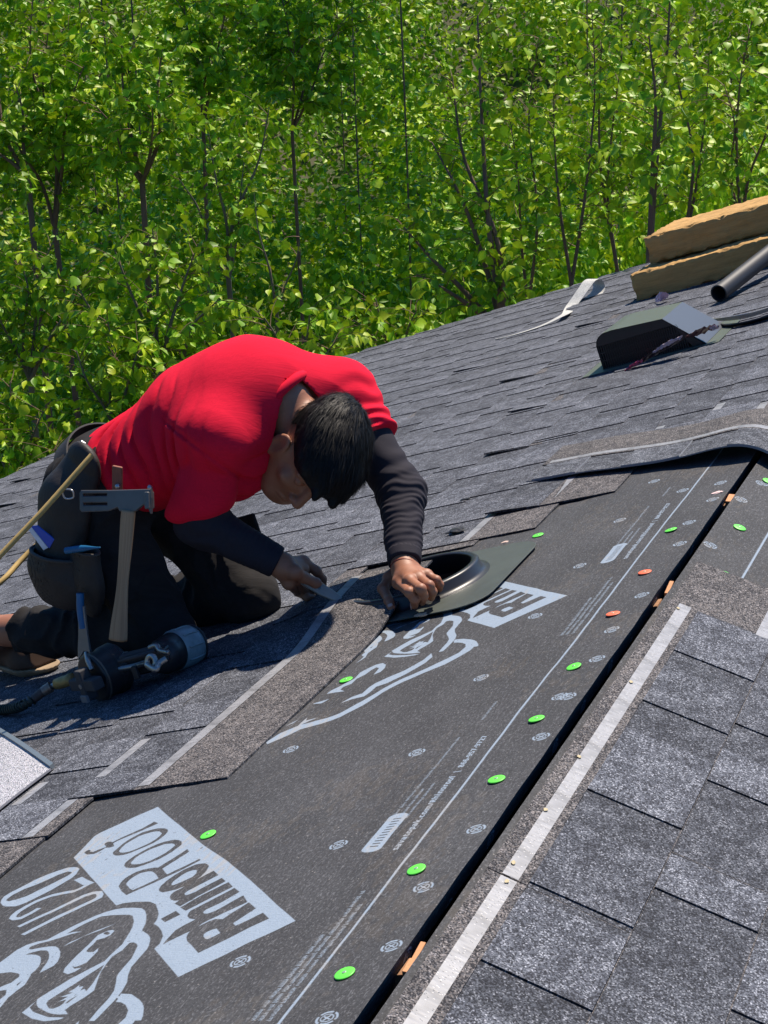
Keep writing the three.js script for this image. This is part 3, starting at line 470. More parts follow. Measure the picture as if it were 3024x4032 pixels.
{
  reseed(77);
  const K = (k) => 0.954 + EXPO * k;
  const stairs = { '-6': 4.32, '-5': 4.2, '-4': 4.14, '-3': 4.02, '-2': 3.7, '-1': 3.51, 0: 2.24, 1: 2.095, 2: 1.95, 3: 1.81 };
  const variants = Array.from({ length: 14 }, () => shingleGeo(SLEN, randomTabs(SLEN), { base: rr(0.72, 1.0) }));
  const curled = Array.from({ length: 4 }, () => { const h = rr(0.006, 0.013), e = rr(0.25, 0.5); return shingleGeo(SLEN, randomTabs(SLEN), { base: rr(0.66, 0.9), lift: (x, y) => h * Math.max(0, 1 - x / e) ** 2 * sstep(y, -0.2, 0) }); });
  const lapCut = Array.from({ length: 3 }, () => shingleGeo(SLEN, randomTabs(SLEN), { head: 0.2 }));
  for (let k = -6; k <= 26; k++) {
    const sB = K(k);
    let u = stairs[k] ?? (1.81 - 0.145 * (k - 3) - SLEN * 12);
    const off = -((k * 0.43) % 1) * SLEN;
    const uVis = 1.94 + (sB - 0.889) * 1.323 - 1.15;
    if (stairs[k] === undefined) { u = off; while (u + SLEN < uVis) u += SLEN; }
    const first = u;
    for (let i = 0; u < rakeU(sB) + 0.01; i++) {
      if (k === 0 && i === 0) { u = 3.47; continue; }             // the strip under the knife is built by itself below
      let len = Math.min(SLEN, rakeU(sB) + 0.015 - u); if (len < 0.03) break;
      let g;
      const nearHole = u < HOLE.u + 0.33 && u + len > HOLE.u - 0.33 && sB - SHEAD < HOLE.s + 0.3 && sB > 0.9;
      if (k === -6 || k === -5) g = shingleGeo(len, randomTabs(len), { head: Math.min(SHEAD, sB - 0.03) });
      else if (nearHole && k === 1) g = lapCut[i % 3];
      else if (len < SLEN) g = shingleGeo(len, randomTabs(len));
      else g = (rnd() < 0.16 && k > -3) ? curled[Math.floor(rnd() * 4)] : variants[Math.floor(rnd() * variants.length)];
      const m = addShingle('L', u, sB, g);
      if (stairs[k] !== undefined && i === 0) strip(m, k === 1 || k === 2 ? 0.4 : 0.3, 0.024, -EXPO - 0.011, TH * (1 + (SHEAD - EXPO - 0.011) / EXPO) + 0.0024);
      u += len + 0.0015;
    }
  }
  // the strip being trimmed: it lifts off the roof towards its far end
  reseed(31);
  const lift = (x, y) => (0.037 * sstep(x, 0.6, 0.9) + 0.006 * sstep(x, 0.85, 1.0)) * (0.35 + 0.65 * sstep(-y, 0.0, 0.12));
  const g0 = shingleGeo(SLEN, [[-0.02, 0.085, 1.02], [0.27, 0.41, 1.1], [0.6, 0.74, 0.95], [0.83, 0.95, 1.08]], { lift, base: 0.8 });
  const m0 = addShingle('L', 2.24, K(0), g0); m0.userData.label = 'shingle being trimmed, its far end lifted over the vent base';
  const yS = -EXPO - 0.013, wS = 0.026, tS = (y) => TH * (1 + (y + SHEAD) / EXPO) + 0.0024;
  const gs = grid(30, 1, (a, b) => { const x = 0.012 + a * 0.97, y = yS - wS / 2 + b * wS; return [x, y, tS(y) + lift(x, y) + 0.0004]; }, (a, b) => [a * 6, b * 0.15]); gs.userData.local = true;
  part('release_film', gs, M_STRIP, m0);
  // near slope
  reseed(91);
  const R0 = (k) => 0.2165 + 0.1437 * k;
  const rows = [
    [0, [[2.81, 1.81, [[2.62, 2.8, 1.12], [2.406, 2.55, 0.95], [2.088, 2.3, 1.12], [1.82, 1.99, 0.92]]], [1.808, 0.808, [[1.632, 1.79, 1.05], [1.35, 1.55, 1], [1.02, 1.25, 0.9]]]]],
    [1, [[3.03, 2.03, [[2.456, 2.66, 0.92], [2.251, 2.36, 1.2], [2.78, 2.95, 1]]], [2.028, 1.028, [[1.928, 2.02, 1.15], [1.55, 1.75, 0.85], [1.2, 1.42, 1.1]]]]],
    [2, [[3.2, 2.2, [[2.88, 3.1, 1], [2.52, 2.7, 0.9], [2.24, 2.4, 1.1]]], [2.198, 1.198, [[2.05, 2.16, 0.95], [1.754, 1.92, 1.18], [1.4, 1.6, 0.9]]]]],
    [3, [[3.2, 2.2, [[2.9, 3.05, 1.1], [2.4, 2.6, 0.95]]], [2.198, 1.198, [[1.85, 2.1, 1], [1.5, 1.65, 1.1]]]]], [4, [[3.0, 2.0, [[2.5, 2.7, 1], [2.1, 2.3, 1]]], [1.998, 0.998, [[1.6, 1.8, 1.1]]]]], [5, [[2.9, 1.9, [[2.3, 2.5, 1]]], [1.898, 0.898, [[1.5, 1.7, 1]]]]]];
  for (const [k, list] of rows) list.forEach(([ua, ub, tabs], i) => {
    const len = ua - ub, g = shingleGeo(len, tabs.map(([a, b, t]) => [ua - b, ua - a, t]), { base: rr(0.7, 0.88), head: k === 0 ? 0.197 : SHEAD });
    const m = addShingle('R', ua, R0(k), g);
    if (k === 0 || (k === 1 && i === 0)) strip(m, k === 0 ? len : 0.28, 0.0225, -EXPO - 0.022, TH * (1 + (SHEAD - EXPO - 0.022) / EXPO) + 0.0024);
  });
}

// ---------------------------------------------------------------- distance fields and their surface (surface nets)
const cap = (p, a, b, ra, rb) => {
  const bx = b.x - a.x, by = b.y - a.y, bz = b.z - a.z, px = p.x - a.x, py = p.y - a.y, pz = p.z - a.z;
  const t = clamp((px * bx + py * by + pz * bz) / (bx * bx + by * by + bz * bz), 0, 1), x = px - bx * t, y = py - by * t, z = pz - bz * t;
  return Math.sqrt(x * x + y * y + z * z) - (ra + (rb - ra) * t);
};
// the same with a cross-section k times as wide along w as it is thick
const capW = (p, a, b, ra, rb, w, k) => {
  const bx = b.x - a.x, by = b.y - a.y, bz = b.z - a.z, px = p.x - a.x, py = p.y - a.y, pz = p.z - a.z;
  const t = clamp((px * bx + py * by + pz * bz) / (bx * bx + by * by + bz * bz), 0, 1);
  let x = px - bx * t, y = py - by * t, z = pz - bz * t; const q = (x * w.x + y * w.y + z * w.z) * (1 - 1 / k);
  x -= w.x * q; y -= w.y * q; z -= w.z * q;
  return Math.sqrt(x * x + y * y + z * z) - (ra + (rb - ra) * t);
};
const ell = (p, c, ax, ay, az, rx, ry, rz) => {
  const x = p.x - c.x, y = p.y - c.y, z = p.z - c.z, a = (x * ax.x + y * ax.y + z * ax.z) / rx, b = (x * ay.x + y * ay.y + z * ay.z) / ry, d = (x * az.x + y * az.y + z * az.z) / rz;
  return (Math.sqrt(a * a + b * b + d * d) - 1) * Math.min(rx, ry, rz);
};
const smin = (a, b, k) => { const h = Math.max(k - Math.abs(a - b), 0) / k; return Math.min(a, b) - h * h * k * 0.25; };
const smax = (a, b, k) => -smin(-a, -b, k);
const chain = (p, pts, rad, k = 0.01) => { let d = 9; for (let i = 0; i + 1 < pts.length; i++) d = i ? smin(d, cap(p, pts[i], pts[i + 1], rad[i], rad[i + 1]), k) : cap(p, pts[i], pts[i + 1], rad[i], rad[i + 1]); return d; };
const plane = (p, c, n) => (p.x - c.x) * n.x + (p.y - c.y) * n.y + (p.z - c.z) * n.z;
function bounds(pts, m) { const b = new THREE.Box3().setFromPoints(pts); return [b.min.subScalar(m), b.max.addScalar(m)]; }
function surface(f, [lo, hi], h) {
  const nx = Math.ceil((hi.x - lo.x) / h) + 1, ny = Math.ceil((hi.y - lo.y) / h) + 1, nz = Math.ceil((hi.z - lo.z) / h) + 1;
  const val = new Float32Array(nx * ny * nz), P = V(0, 0, 0), at = (i, j, k) => (k * ny + j) * nx + i;
  for (let k = 0; k < nz; k++) for (let j = 0; j < ny; j++) for (let i = 0; i < nx; i++) val[at(i, j, k)] = f(P.set(lo.x + i * h, lo.y + j * h, lo.z + k * h));
  const id = new Int32Array(nx * ny * nz).fill(-1), pos = [], ix = [];
  const E = [[0, 1], [2, 3], [4, 5], [6, 7], [0, 2], [1, 3], [4, 6], [5, 7], [0, 4], [1, 5], [2, 6], [3, 7]];
  for (let k = 0; k < nz - 1; k++) for (let j = 0; j < ny - 1; j++) for (let i = 0; i < nx - 1; i++) {
    const v = []; let m = 0;
    for (let c = 0; c < 8; c++) { const q = val[at(i + (c & 1), j + (c >> 1 & 1), k + (c >> 2))]; v.push(q); if (q < 0) m |= 1 << c; }
    if (m === 0 || m === 255) continue;
    let x = 0, y = 0, z = 0, n = 0;
    for (const [a, b] of E) if ((v[a] < 0) !== (v[b] < 0)) { const t = v[a] / (v[a] - v[b]); x += (a & 1) + t * ((b & 1) - (a & 1)); y += (a >> 1 & 1) + t * ((b >> 1 & 1) - (a >> 1 & 1)); z += (a >> 2) + t * ((b >> 2) - (a >> 2)); n++; }
    id[at(i, j, k)] = pos.length / 3; pos.push(lo.x + (i + x / n) * h, lo.y + (j + y / n) * h, lo.z + (k + z / n) * h);
  }
  const q = (a, b, c, d, fl) => { if (a < 0 || b < 0 || c < 0 || d < 0) return; fl ? ix.push(a, b, c, a, c, d) : ix.push(a, c, b, a, d, c); };
  for (let k = 1; k < nz - 1; k++) for (let j = 1; j < ny - 1; j++) for (let i = 1; i < nx - 1; i++) {
    const s = val[at(i, j, k)] < 0;
    if (s !== val[at(i + 1, j, k)] < 0) q(id[at(i, j - 1, k - 1)], id[at(i, j, k - 1)], id[at(i, j, k)], id[at(i, j - 1, k)], s);
    if (s !== val[at(i, j + 1, k)] < 0) q(id[at(i - 1, j, k - 1)], id[at(i - 1, j, k)], id[at(i, j, k)], id[at(i, j, k - 1)], s);
    if (s !== val[at(i, j, k + 1)] < 0) q(id[at(i - 1, j - 1, k)], id[at(i, j - 1, k)], id[at(i, j, k)], id[at(i - 1, j, k)], s);
  }
  const nrm = new Float32Array(pos.length), uv = new Float32Array(pos.length / 3 * 2), e = h * 0.35;
  for (let i = 0; i < pos.length; i += 3) {
    const x = pos[i], y = pos[i + 1], z = pos[i + 2];
    const a = f(P.set(x + e, y, z)) - f(P.set(x - e, y, z)), b = f(P.set(x, y + e, z)) - f(P.set(x, y - e, z)), c = f(P.set(x, y, z + e)) - f(P.set(x, y, z - e)), l = Math.hypot(a, b, c) || 1;
    nrm[i] = a / l; nrm[i + 1] = b / l; nrm[i + 2] = c / l; uv[i / 3 * 2] = (x + z * 0.7) * 4; uv[i / 3 * 2 + 1] = (y - z * 0.4) * 4;
  }
  const g = new THREE.BufferGeometry();
  g.setAttribute('position', new THREE.Float32BufferAttribute(pos, 3)); g.setAttribute('normal', new THREE.BufferAttribute(nrm, 3)); g.setAttribute('uv', new THREE.BufferAttribute(uv, 2)); g.setIndex(ix);
  return g;
}

// ---------------------------------------------------------------- the roofer, kneeling and bent over his work
const J = {
  hipR: V(-1.3542, 0.0045, -3.06), hipL: V(-1.3539, 0.0058, -3.26), kneeR: V(-1.1812, -0.3019, -3.0515), kneeL: V(-1.0585, -0.2659, -3.238), ankR: V(-1.6372, -0.3571, -3.07), ankL: LP(3.33, 1.5, 0.075),
  pelvis: V(-1.3481, 0.011, -3.16), waist: V(-1.2699, 0.0626, -3.16), chest: V(-1.0973, 0.1814, -3.17), upper: V(-1.0116, 0.2236, -3.18), neck: V(-0.9166, 0.2166, -3.18),
  shR: V(-0.9986, 0.1672, -3.015), shL: V(-0.8562, 0.1951, -3.34), elR: V(-1.0484, -0.0136, -3.01), wrR: V(-0.8805, -0.1126, -3.06), elL: V(-0.6751, 0.0116, -3.25), wrL: V(-0.6015, -0.0925, -3.0718),
};
const WID = J.shL.clone().sub(J.shR).normalize();
const head = (() => {   // head axes: R to his right ear, U to the crown, F where he looks
  const cam = new THREE.Matrix4().makeRotationFromEuler(camera.rotation), d = (x, y, z) => V(x, y, z).transformDirection(cam);
  const U = d(0.72, 0.25, 0.65), F0 = d(-0.1, -0.94, 0.33), R = new THREE.Vector3().crossVectors(F0, U).normalize(), F = new THREE.Vector3().crossVectors(U, R).normalize();
  return { U, F, R, c: V(-0.8408, 0.1192, -3.15) };
})();
const hp = (r, u, f) => head.c.clone().addScaledVector(head.R, r).addScaledVector(head.U, u).addScaledVector(head.F, f);
const M_SKIN = new THREE.MeshPhysicalMaterial({ color: lin(0.34, 0.145, 0.078), roughness: 0.55, map: data(256, 256, (x, y) => { const n = vnoise(x / 16, y / 16, 16, 91) * 0.5 + vnoise(x / 4, y / 4, 64, 92) * 0.3 + hash(x, y, 93) * 0.2; return [0.8 + 0.25 * n, 0.74 + 0.32 * n, 0.72 + 0.34 * n]; }), bumpMap: T_CLOTH, bumpScale: 0.0003 });
// --- fields
const torso = (p, g = 0) => {
  let d = capW(p, J.pelvis, J.waist, 0.09 + g, 0.084 + g, WID, 1.42);
  d = smin(d, capW(p, J.waist, J.chest, 0.084 + g, 0.102 + g, WID, 1.36), 0.05);
  d = smin(d, capW(p, J.chest, J.upper, 0.102 + g, 0.1 + g, WID, 1.36), 0.05);
  d = smin(d, cap(p, J.upper, J.shR, 0.08 + g, 0.06 + g), 0.08);
  return smin(d, cap(p, J.upper.clone().lerp(J.neck, 0.25), J.shL, 0.085 + g, 0.066 + g), 0.08);
};
const armR = (p, g = 0) => smin(cap(p, J.shR, J.elR, 0.056 + g, 0.044 + g), cap(p, J.elR, J.wrR, 0.044 + g, 0.028 + g * 0.8), 0.03);
const armL = (p, g = 0) => smin(cap(p, J.shL, J.elL, 0.056 + g, 0.044 + g), cap(p, J.elL, J.wrL, 0.044 + g, 0.028 + g * 0.8), 0.03);
const leg = (p, h, k, a, g = 0) => smin(cap(p, h, k, 0.08 + g, 0.056 + g), smin(cap(p, k, k.clone().lerp(a, 0.35), 0.052 + g, 0.054 + g), cap(p, k.clone().lerp(a, 0.35), a, 0.054 + g, 0.036 + g), 0.02), 0.03);
const neckF = (p) => cap(p, J.neck, hp(0, -0.03, -0.035), 0.062, 0.056);
// the head: cranium, face, nose, brow, lips, chin, ears
const headF = (p) => {
  let d = ell(p, hp(0, 0.035, -0.008), head.R, head.U, head.F, 0.074, 0.088, 0.096);
  d = smin(d, ell(p, hp(0, -0.045, 0.028), head.R, head.U, head.F, 0.058, 0.072, 0.066), 0.04);
  d = smin(d, ell(p, hp(0, -0.098, 0.07), head.R, head.U, head.F, 0.026, 0.018, 0.02), 0.03);            // chin
  for (const s of [-1, 1]) {
    d = smin(d, cap(p, hp(0.06 * s, -0.02, 0.01), hp(0.03 * s, -0.09, 0.055), 0.02, 0.018), 0.03);           // jaw line
    d = smin(d, ell(p, hp(0.042 * s, -0.022, 0.068), head.R, head.U, head.F, 0.022, 0.014, 0.016), 0.02);    // cheek bone
    d = smin(d, cap(p, hp(0.012 * s, 0.026, 0.094), hp(0.048 * s, 0.022, 0.076), 0.009, 0.008), 0.014);      // brow
    d = smax(d, -ell(p, hp(0.031 * s, 0.003, 0.096), head.R, head.U, head.F, 0.017, 0.011, 0.015), 0.012);   // eye socket
    d = smin(d, ell(p, hp(0.031 * s, 0.003, 0.08), head.R, head.U, head.F, 0.0125, 0.0105, 0.0115), 0.003);  // lid over the eye
    d = smin(d, ell(p, hp(0.015 * s, -0.038, 0.101), head.R, head.U, head.F, 0.0085, 0.0075, 0.0105), 0.006); // nostril wing
    // ear: a rimmed shell
    const e = hp(0.083 * s, -0.012, 0.008), er = head.R.clone().multiplyScalar(s).addScaledVector(head.F, 0.25).normalize(), ef = new THREE.Vector3().crossVectors(er, head.U);
    let ear = ell(p, e, er, head.U, ef, 0.0085, 0.036, 0.022);
    ear = smax(ear, -ell(p, e.clone().addScaledVector(er, 0.009).addScaledVector(ef, -0.001 * s), er, head.U, ef, 0.0085, 0.025, 0.0135), 0.005);
    ear = smin(ear, ell(p, e.clone().addScaledVector(head.U, -0.029), er, head.U, ef, 0.006, 0.01, 0.009), 0.006);
    d = smin(d, ear, 0.006);
  }
  d = smin(d, cap(p, hp(0, 0.015, 0.094), hp(0, -0.035, 0.113), 0.0085, 0.0105), 0.012);                  // nose
  d = smin(d, ell(p, hp(0, -0.066, 0.089), head.R, head.U, head.F, 0.023, 0.0055, 0.009), 0.006);           // lips
  d = smin(d, ell(p, hp(0, -0.077, 0.087), head.R, head.U, head.F, 0.02, 0.006, 0.009), 0.004);
  return d;
};
// hands: knuckle chains from wrist to finger tips
const HL = {
  palm: [V(-0.6053, -0.099, -3.0809), V(-0.5853, -0.099, -3.0423)],
  f: [
    [[V(-0.6081, -0.1103, -3.0767), V(-0.5956, -0.1085, -3.0232), V(-0.544, -0.0988, -2.9553), V(-0.5346, -0.1147, -2.9596), V(-0.5407, -0.1334, -2.9722)], [0.013, 0.0115, 0.0105, 0.0098, 0.0082]],
    [[V(-0.5943, -0.1018, -3.0602), V(-0.5602, -0.0912, -2.9967), V(-0.5189, -0.0889, -2.9554), V(-0.5188, -0.1077, -2.9679), V(-0.5298, -0.13, -2.9874)], [0.0135, 0.012, 0.0108, 0.01, 0.0084]],
    [[V(-0.5887, -0.1001, -3.0649), V(-0.5466, -0.0902, -3.0165), V(-0.512, -0.0909, -2.9844), V(-0.5081, -0.1065, -2.9905), V(-0.5169, -0.126, -3.0061)], [0.013, 0.0115, 0.0102, 0.0096, 0.008]],
    [[V(-0.5964, -0.1088, -3.0953), V(-0.5449, -0.097, -3.0551), V(-0.5196, -0.1017, -3.0445), V(-0.5148, -0.1127, -3.0487), V(-0.5193, -0.1267, -3.061)], [0.012, 0.0105, 0.0092, 0.0086, 0.0074]],
    [[V(-0.6349, -0.1228, -3.1235), V(-0.6507, -0.134, -3.1096), V(-0.6545, -0.1477, -3.0776), V(-0.6214, -0.1542, -3.0306), V(-0.6046, -0.1574, -3.0017)], [0.014, 0.0135, 0.0118, 0.0108, 0.0086]]],
};
const HR = {
  palm: [V(-0.8788, -0.1136, -3.06), V(-0.8707, -0.1356, -3.085)],
  f: [
    [[V(-0.8844, -0.12, -3.09), V(-0.867, -0.1291, -3.135), V(-0.8429, -0.1529, -3.1492), V(-0.8405, -0.1794, -3.1708), V(-0.8428, -0.1947, -3.1793)], [0.0135, 0.0122, 0.0108, 0.01, 0.0086]],
    [[V(-0.8836, -0.1252, -3.085), V(-0.8632, -0.1436, -3.12), V(-0.8741, -0.1981, -3.1793), V(-0.8649, -0.2162, -3.1953), V(-0.8649, -0.2267, -3.2107)], [0.014, 0.0122, 0.0108, 0.01, 0.0088]],
    [[V(-0.88, -0.1242, -3.07), V(-0.8619, -0.1511, -3.085), V(-0.886, -0.2207, -3.1793), V(-0.858, -0.2329, -3.1701), V(-0.8342, -0.2381, -3.1556)], [0.014, 0.0122, 0.0108, 0.0098, 0.0084]],
    [[V(-0.8751, -0.1231, -3.055), V(-0.8658, -0.1501, -3.055), V(-0.9005, -0.2147, -3.1669), V(-0.8731, -0.2188, -3.1533), V(-0.8653, -0.2227, -3.1629)], [0.014, 0.0122, 0.0102, 0.0092, 0.0082]],
    [[V(-0.8637, -0.1144, -3.05), V(-0.8447, -0.1187, -3.045), V(-0.8359, -0.1394, -3.07), V(-0.8173, -0.1575, -3.0902), V(-0.8151, -0.1798, -3.1202)], [0.0155, 0.0145, 0.0125, 0.0112, 0.0092]]],
};
const hand = (p, H, wr) => {
  let d = cap(p, wr, H.palm[1], 0.026, 0.022), fing = 9;
  for (const [pts, r] of H.f) {
    d = smin(d, cap(p, pts[0], pts[1], r[0] + 0.003, r[1] + 0.0015), 0.016);              // the back of the hand runs out to each knuckle
    let c = 9;
    for (let i = 1; i + 1 < pts.length; i++) { c = Math.min(c, cap(p, pts[i], pts[i + 1], r[i] * 0.96, r[i + 1] * 0.98)); c = smin(c, pts[i].distanceTo(p) - r[i] * 1.08, 0.004); }
    fing = Math.min(fing, c);
  }
  return smin(d, fing, 0.007);
};
const inset = -0.006;
const bodyF = (p) => smin(smin(torso(p, inset), Math.min(leg(p, J.hipR, J.kneeR, J.ankR, inset), leg(p, J.hipL, J.kneeL, J.ankL, inset)), 0.04), Math.min(armR(p, inset + 0.001), armL(p, inset + 0.001)), 0.03);
const person = thing('person', 'kneeling roofer in red t-shirt with dark sleeves bending over the vent to cut a shingle', 'person', LP(3.1, 1.2, 0).toArray());
{
  const all = Object.values(J);
  const coarse = surface(bodyF, bounds(all, 0.16), 0.014);
  const hg = surface((p) => smin(headF(p), neckF(p), 0.025), bounds([hp(0.1, 0.13, 0.13), hp(-0.1, -0.13, -0.12), J.neck, hp(0, 0.14, 0), hp(0, 0, 0.14), hp(0.1, -0.12, 0.1)], 0.05), 0.0036);
  const hl = surface((p) => smin(hand(p, HL, J.wrL), cap(p, J.wrL, J.wrL.clone().lerp(J.elL, 0.25), 0.0255, 0.03), 0.012), bounds([J.wrL, ...HL.f.flatMap((q) => q[0])], 0.045), 0.0026);
  const hr = surface((p) => smin(hand(p, HR, J.wrR), cap(p, J.wrR, J.wrR.clone().lerp(J.elR, 0.25), 0.0265, 0.03), 0.012), bounds([J.wrR, ...HR.f.flatMap((q) => q[0])], 0.045), 0.0026);
  const ak = surface((p) => cap(p, J.ankR.clone().lerp(J.kneeR, 0.2), J.ankR.clone().addScaledVector(ES, 0.02), 0.042, 0.037), bounds([J.ankR], 0.14), 0.008);
  part('body', [coarse, hg, hl, hr, ak], M_SKIN, person);
  // nails, eyes closed under lids; brows of hair
  const M_NAILS = std(lin(0.5, 0.3, 0.24), { roughness: 0.35 });
  for (const [pts, r] of HL.f) { const a = pts[pts.length - 2], b = pts[pts.length - 1], d = b.clone().sub(a).normalize(); const out = EN.clone().multiplyScalar(0.75).add(V(0.25, 0, 0.62)).addScaledVector(d, -d.dot(EN) * 0.6).normalize(), s = new THREE.Vector3().crossVectors(d, out).normalize(), o2 = new THREE.Vector3().crossVectors(s, d).normalize(); part('fingernail', box(b.clone().addScaledVector(o2, r[r.length - 1] * 0.9).addScaledVector(d, 0.001), s, d, o2, 0.0052, 0.006, 0.0011, 0.001), M_NAILS, person); }
}
// --- clothes
const T_HEATHER = data(512, 512, (x, y) => 0.86 + 0.12 * vnoise(x / 2, y / 5, 256, 411) + 0.1 * (hash(x, y, 412) - 0.5) + 0.08 * (vnoise(x / 60, y / 60, 9, 413) - 0.5));
const M_SHIRT = new THREE.MeshPhysicalMaterial({ color: lin(0.76, 0.012, 0.042), roughness: 0.95, specularIntensity: 0.25, map: T_HEATHER, bumpMap: T_CLOTH, bumpScale: 0.0006 });
const M_UNDER = new THREE.MeshPhysicalMaterial({ color: lin(0.022, 0.02, 0.028), specularIntensity: 0.4, roughness: 0.85, bumpMap: T_CLOTH, bumpScale: 0.0004 });
const M_TROUSER = new THREE.MeshPhysicalMaterial({ color: lin(0.026, 0.0245, 0.0245), map: T_GRIME, specularIntensity: 0.4, roughness: 0.95, bumpMap: T_CLOTH, bumpScale: 0.0008 });
const axis = J.neck.clone().sub(J.pelvis).normalize();
const hemC = V(-1.3273, 0.0521, -3.16), hemN = V(-1.2785, 0.0769, -3.16).sub(V(-1.3626, 0.0007, -3.16)).normalize();
{
  const belly = [V(-1.182, 0.0779, -3.1), V(-1.0262, 0.1077, -3.12)];
  const spine = [J.pelvis, J.waist, J.chest, J.upper];
  const SLN = V(0.22, -0.96, 0.1).normalize(), SLE = V(-1.033, -0.0032, -3);
  const sleeveR = (p) => {
    const a = J.shR.clone().addScaledVector(axis, 0.0), e = J.shR.clone().lerp(J.elR, 1.2);
    const t = clamp(plane(p, J.shR, J.elR.clone().sub(J.shR)) / J.shR.distanceToSquared(J.elR), -0.3, 1.2);
    let d = cap(p, a, e, 0.052, 0.084);
    d += 0.0045 * fbm(p.x * 10 + p.y * 5, p.y * 6, p.z * 10, 2) + 0.002 * sstep(t, 1.02, 1.05);
    return smax(d, plane(p, SLE.clone().addScaledVector(SLN, 0.006 * noise.noise(p.x * 14, p.y * 14, p.z * 14)), SLN), 0.045);
  };
  const sleeveL = (p) => {
    const n = J.elL.clone().sub(J.shL).normalize(); let d = cap(p, J.shL, J.elL, 0.077, 0.066);
    const t = plane(p, J.shL, n);
    d += 0.0035 * Math.sin(t * 150 + 6 * fbm(p.x * 7, p.y * 7, p.z * 7, 2)) * sstep(t, -0.05, 0.03);
    return smax(d, t - 0.135, 0.006);
  };
  const na = hp(0, -0.03, -0.03).sub(J.upper).normalize(), neckHole = J.neck.clone().addScaledVector(na, -0.012);
  const SEAM = V(-0.9816, 0.1645, -2.94), SEAMN = V(-0.6, -0.8, 0).transformDirection(new THREE.Matrix4().makeRotationFromEuler(camera.rotation));
  const shirtF = (p) => {
    let d = torso(p, 0.014);
    d = smin(d, cap(p, belly[0], belly[1], 0.085, 0.1), 0.07);
    // folds round the trunk: where cloth bunches between the belly and the arm
    const t = plane(p, J.pelvis, axis), w = plane(p, J.chest, WID), dn = plane(p, J.chest, V(0, -1, 0));
    const wob = 0.035 * fbm(p.x * 5, p.y * 4, p.z * 5, 2), q = (t + 0.35 * dn * (0.5 + t) + wob + 0.25 * Math.max(0, -w)) * 88;
    const sq = Math.sin(q), r1 = 1 - Math.abs(sq), low = sstep(dn, -0.14, -0.02) * sstep(t, 0.0, 0.06) * (1 - sstep(t, 0.38, 0.48));
    d += (0.007 * Math.exp(-sq * sq * 5) - 0.004 * (1 - r1)) * low * clamp(0.75 + 1.3 * noise.noise(p.x * 9, p.y * 6, p.z * 9), 0, 1.6);
    const q2 = (t * 0.9 - 0.5 * dn + 0.04 * fbm(p.x * 4, p.y * 4, p.z * 4, 2)) * 50;
    d -= 0.0035 * (1 - Math.abs(Math.sin(q2))) * sstep(w, 0.02, 0.16) * sstep(t, 0.3, 0.42);
    d -= 0.004 * fbm(p.x * 6, p.y * 6, p.z * 6, 2);
    d = smin(d, sleeveR(p), 0.006 + 0.075 * (1 - sstep(plane(p, J.shR, J.elR.clone().sub(J.shR).normalize()), -0.03, 0.055)));
    d = smin(d, sleeveL(p), 0.035);
    // armhole seam of the near sleeve
    const sm = plane(p, SEAM, SEAMN), near = 1 - sstep(p.distanceTo(SEAM), 0.12, 0.17);
    d += (0.0035 * Math.exp(-((sm / 0.0045) ** 2)) - 0.002 * Math.exp(-(((sm - 0.008) / 0.005) ** 2))) * near;
    d = smax(d, -(plane(p, hemC, hemN) + 0.012 * noise.noise(p.x * 9, p.y * 9, p.z * 9)), 0.01);
    return smax(d, -cap(p, neckHole.clone().addScaledVector(na, 0.0), hp(0, -0.03, -0.03), 0.072, 0.085), 0.006);
  };
  const b = bounds([J.shR, J.shL, J.waist, J.chest, J.upper, J.neck, J.shR.clone().lerp(J.elR, 0.9), J.shL.clone().lerp(J.elL, 0.6), hemC], 0.17);
  part('shirt', surface(shirtF, b, 0.0048), M_SHIRT, person);
  // ribbed collar
  const n1 = new THREE.Vector3().crossVectors(na, WID).normalize(), n2 = new THREE.Vector3().crossVectors(na, n1);
  const ring = (c, r, h) => Array.from({ length: 28 }, (_, i) => c.clone().addScaledVector(n1, Math.cos(i / 28 * 6.2832) * r).addScaledVector(n2, Math.sin(i / 28 * 6.2832) * r * 1.05).addScaledVector(na, h + 0.01 * Math.cos(i / 28 * 6.2832)));
  part('collar', [tube(ring(neckHole, 0.0735, 0.003), 0.0115, 10, 90, true)], M_SHIRT, person);
  const nb = (p) => smax(smax(cap(p, J.upper, hp(0, -0.03, -0.04), 0.078, 0.066), plane(p, neckHole.clone().addScaledVector(na, 0.042), na), 0.004), -cap(p, J.neck.clone().addScaledVector(na, -0.03), hp(0, -0.03, -0.035), 0.0655, 0.058), 0.003);
  part('undershirt_collar', surface(nb, bounds([J.neck, J.upper], 0.1), 0.005), M_UNDER, person);
  // long under-sleeves with rings of wrinkles
  const sl = (a, e, w, ext, amp) => (p) => {
    let d = smin(cap(p, a, e, 0.06, 0.047), cap(p, e, w, 0.048, 0.0325), 0.03);
    const n = w.clone().sub(e).normalize(), t = plane(p, e, n), L = e.distanceTo(w);
    const q = t * 400 + 7 * fbm(p.x * 11, p.y * 11, p.z * 11, 2) + p.x * 40;
    d -= amp * (0.5 + 0.5 * Math.sin(q)) * sstep(t, -0.03, 0.03) * (1 - sstep(t, L * 0.72, L * 0.86)) * (0.55 + 0.45 * fbm(p.x * 16, p.y * 16, p.z * 16, 2));
    const n0 = e.clone().sub(a).normalize(), t0 = plane(p, a, n0);
    d -= 0.003 * (0.5 + 0.5 * Math.sin(t0 * 120 + 6 * fbm(p.x * 8, p.y * 8, p.z * 8, 2))) * sstep(t0, 0.08, 0.16);
    d -= 0.0016 * sstep(t, L - ext - 0.026, L - ext - 0.022);                           // cuff
    return smax(d, t - (L - ext), 0.003);
  };
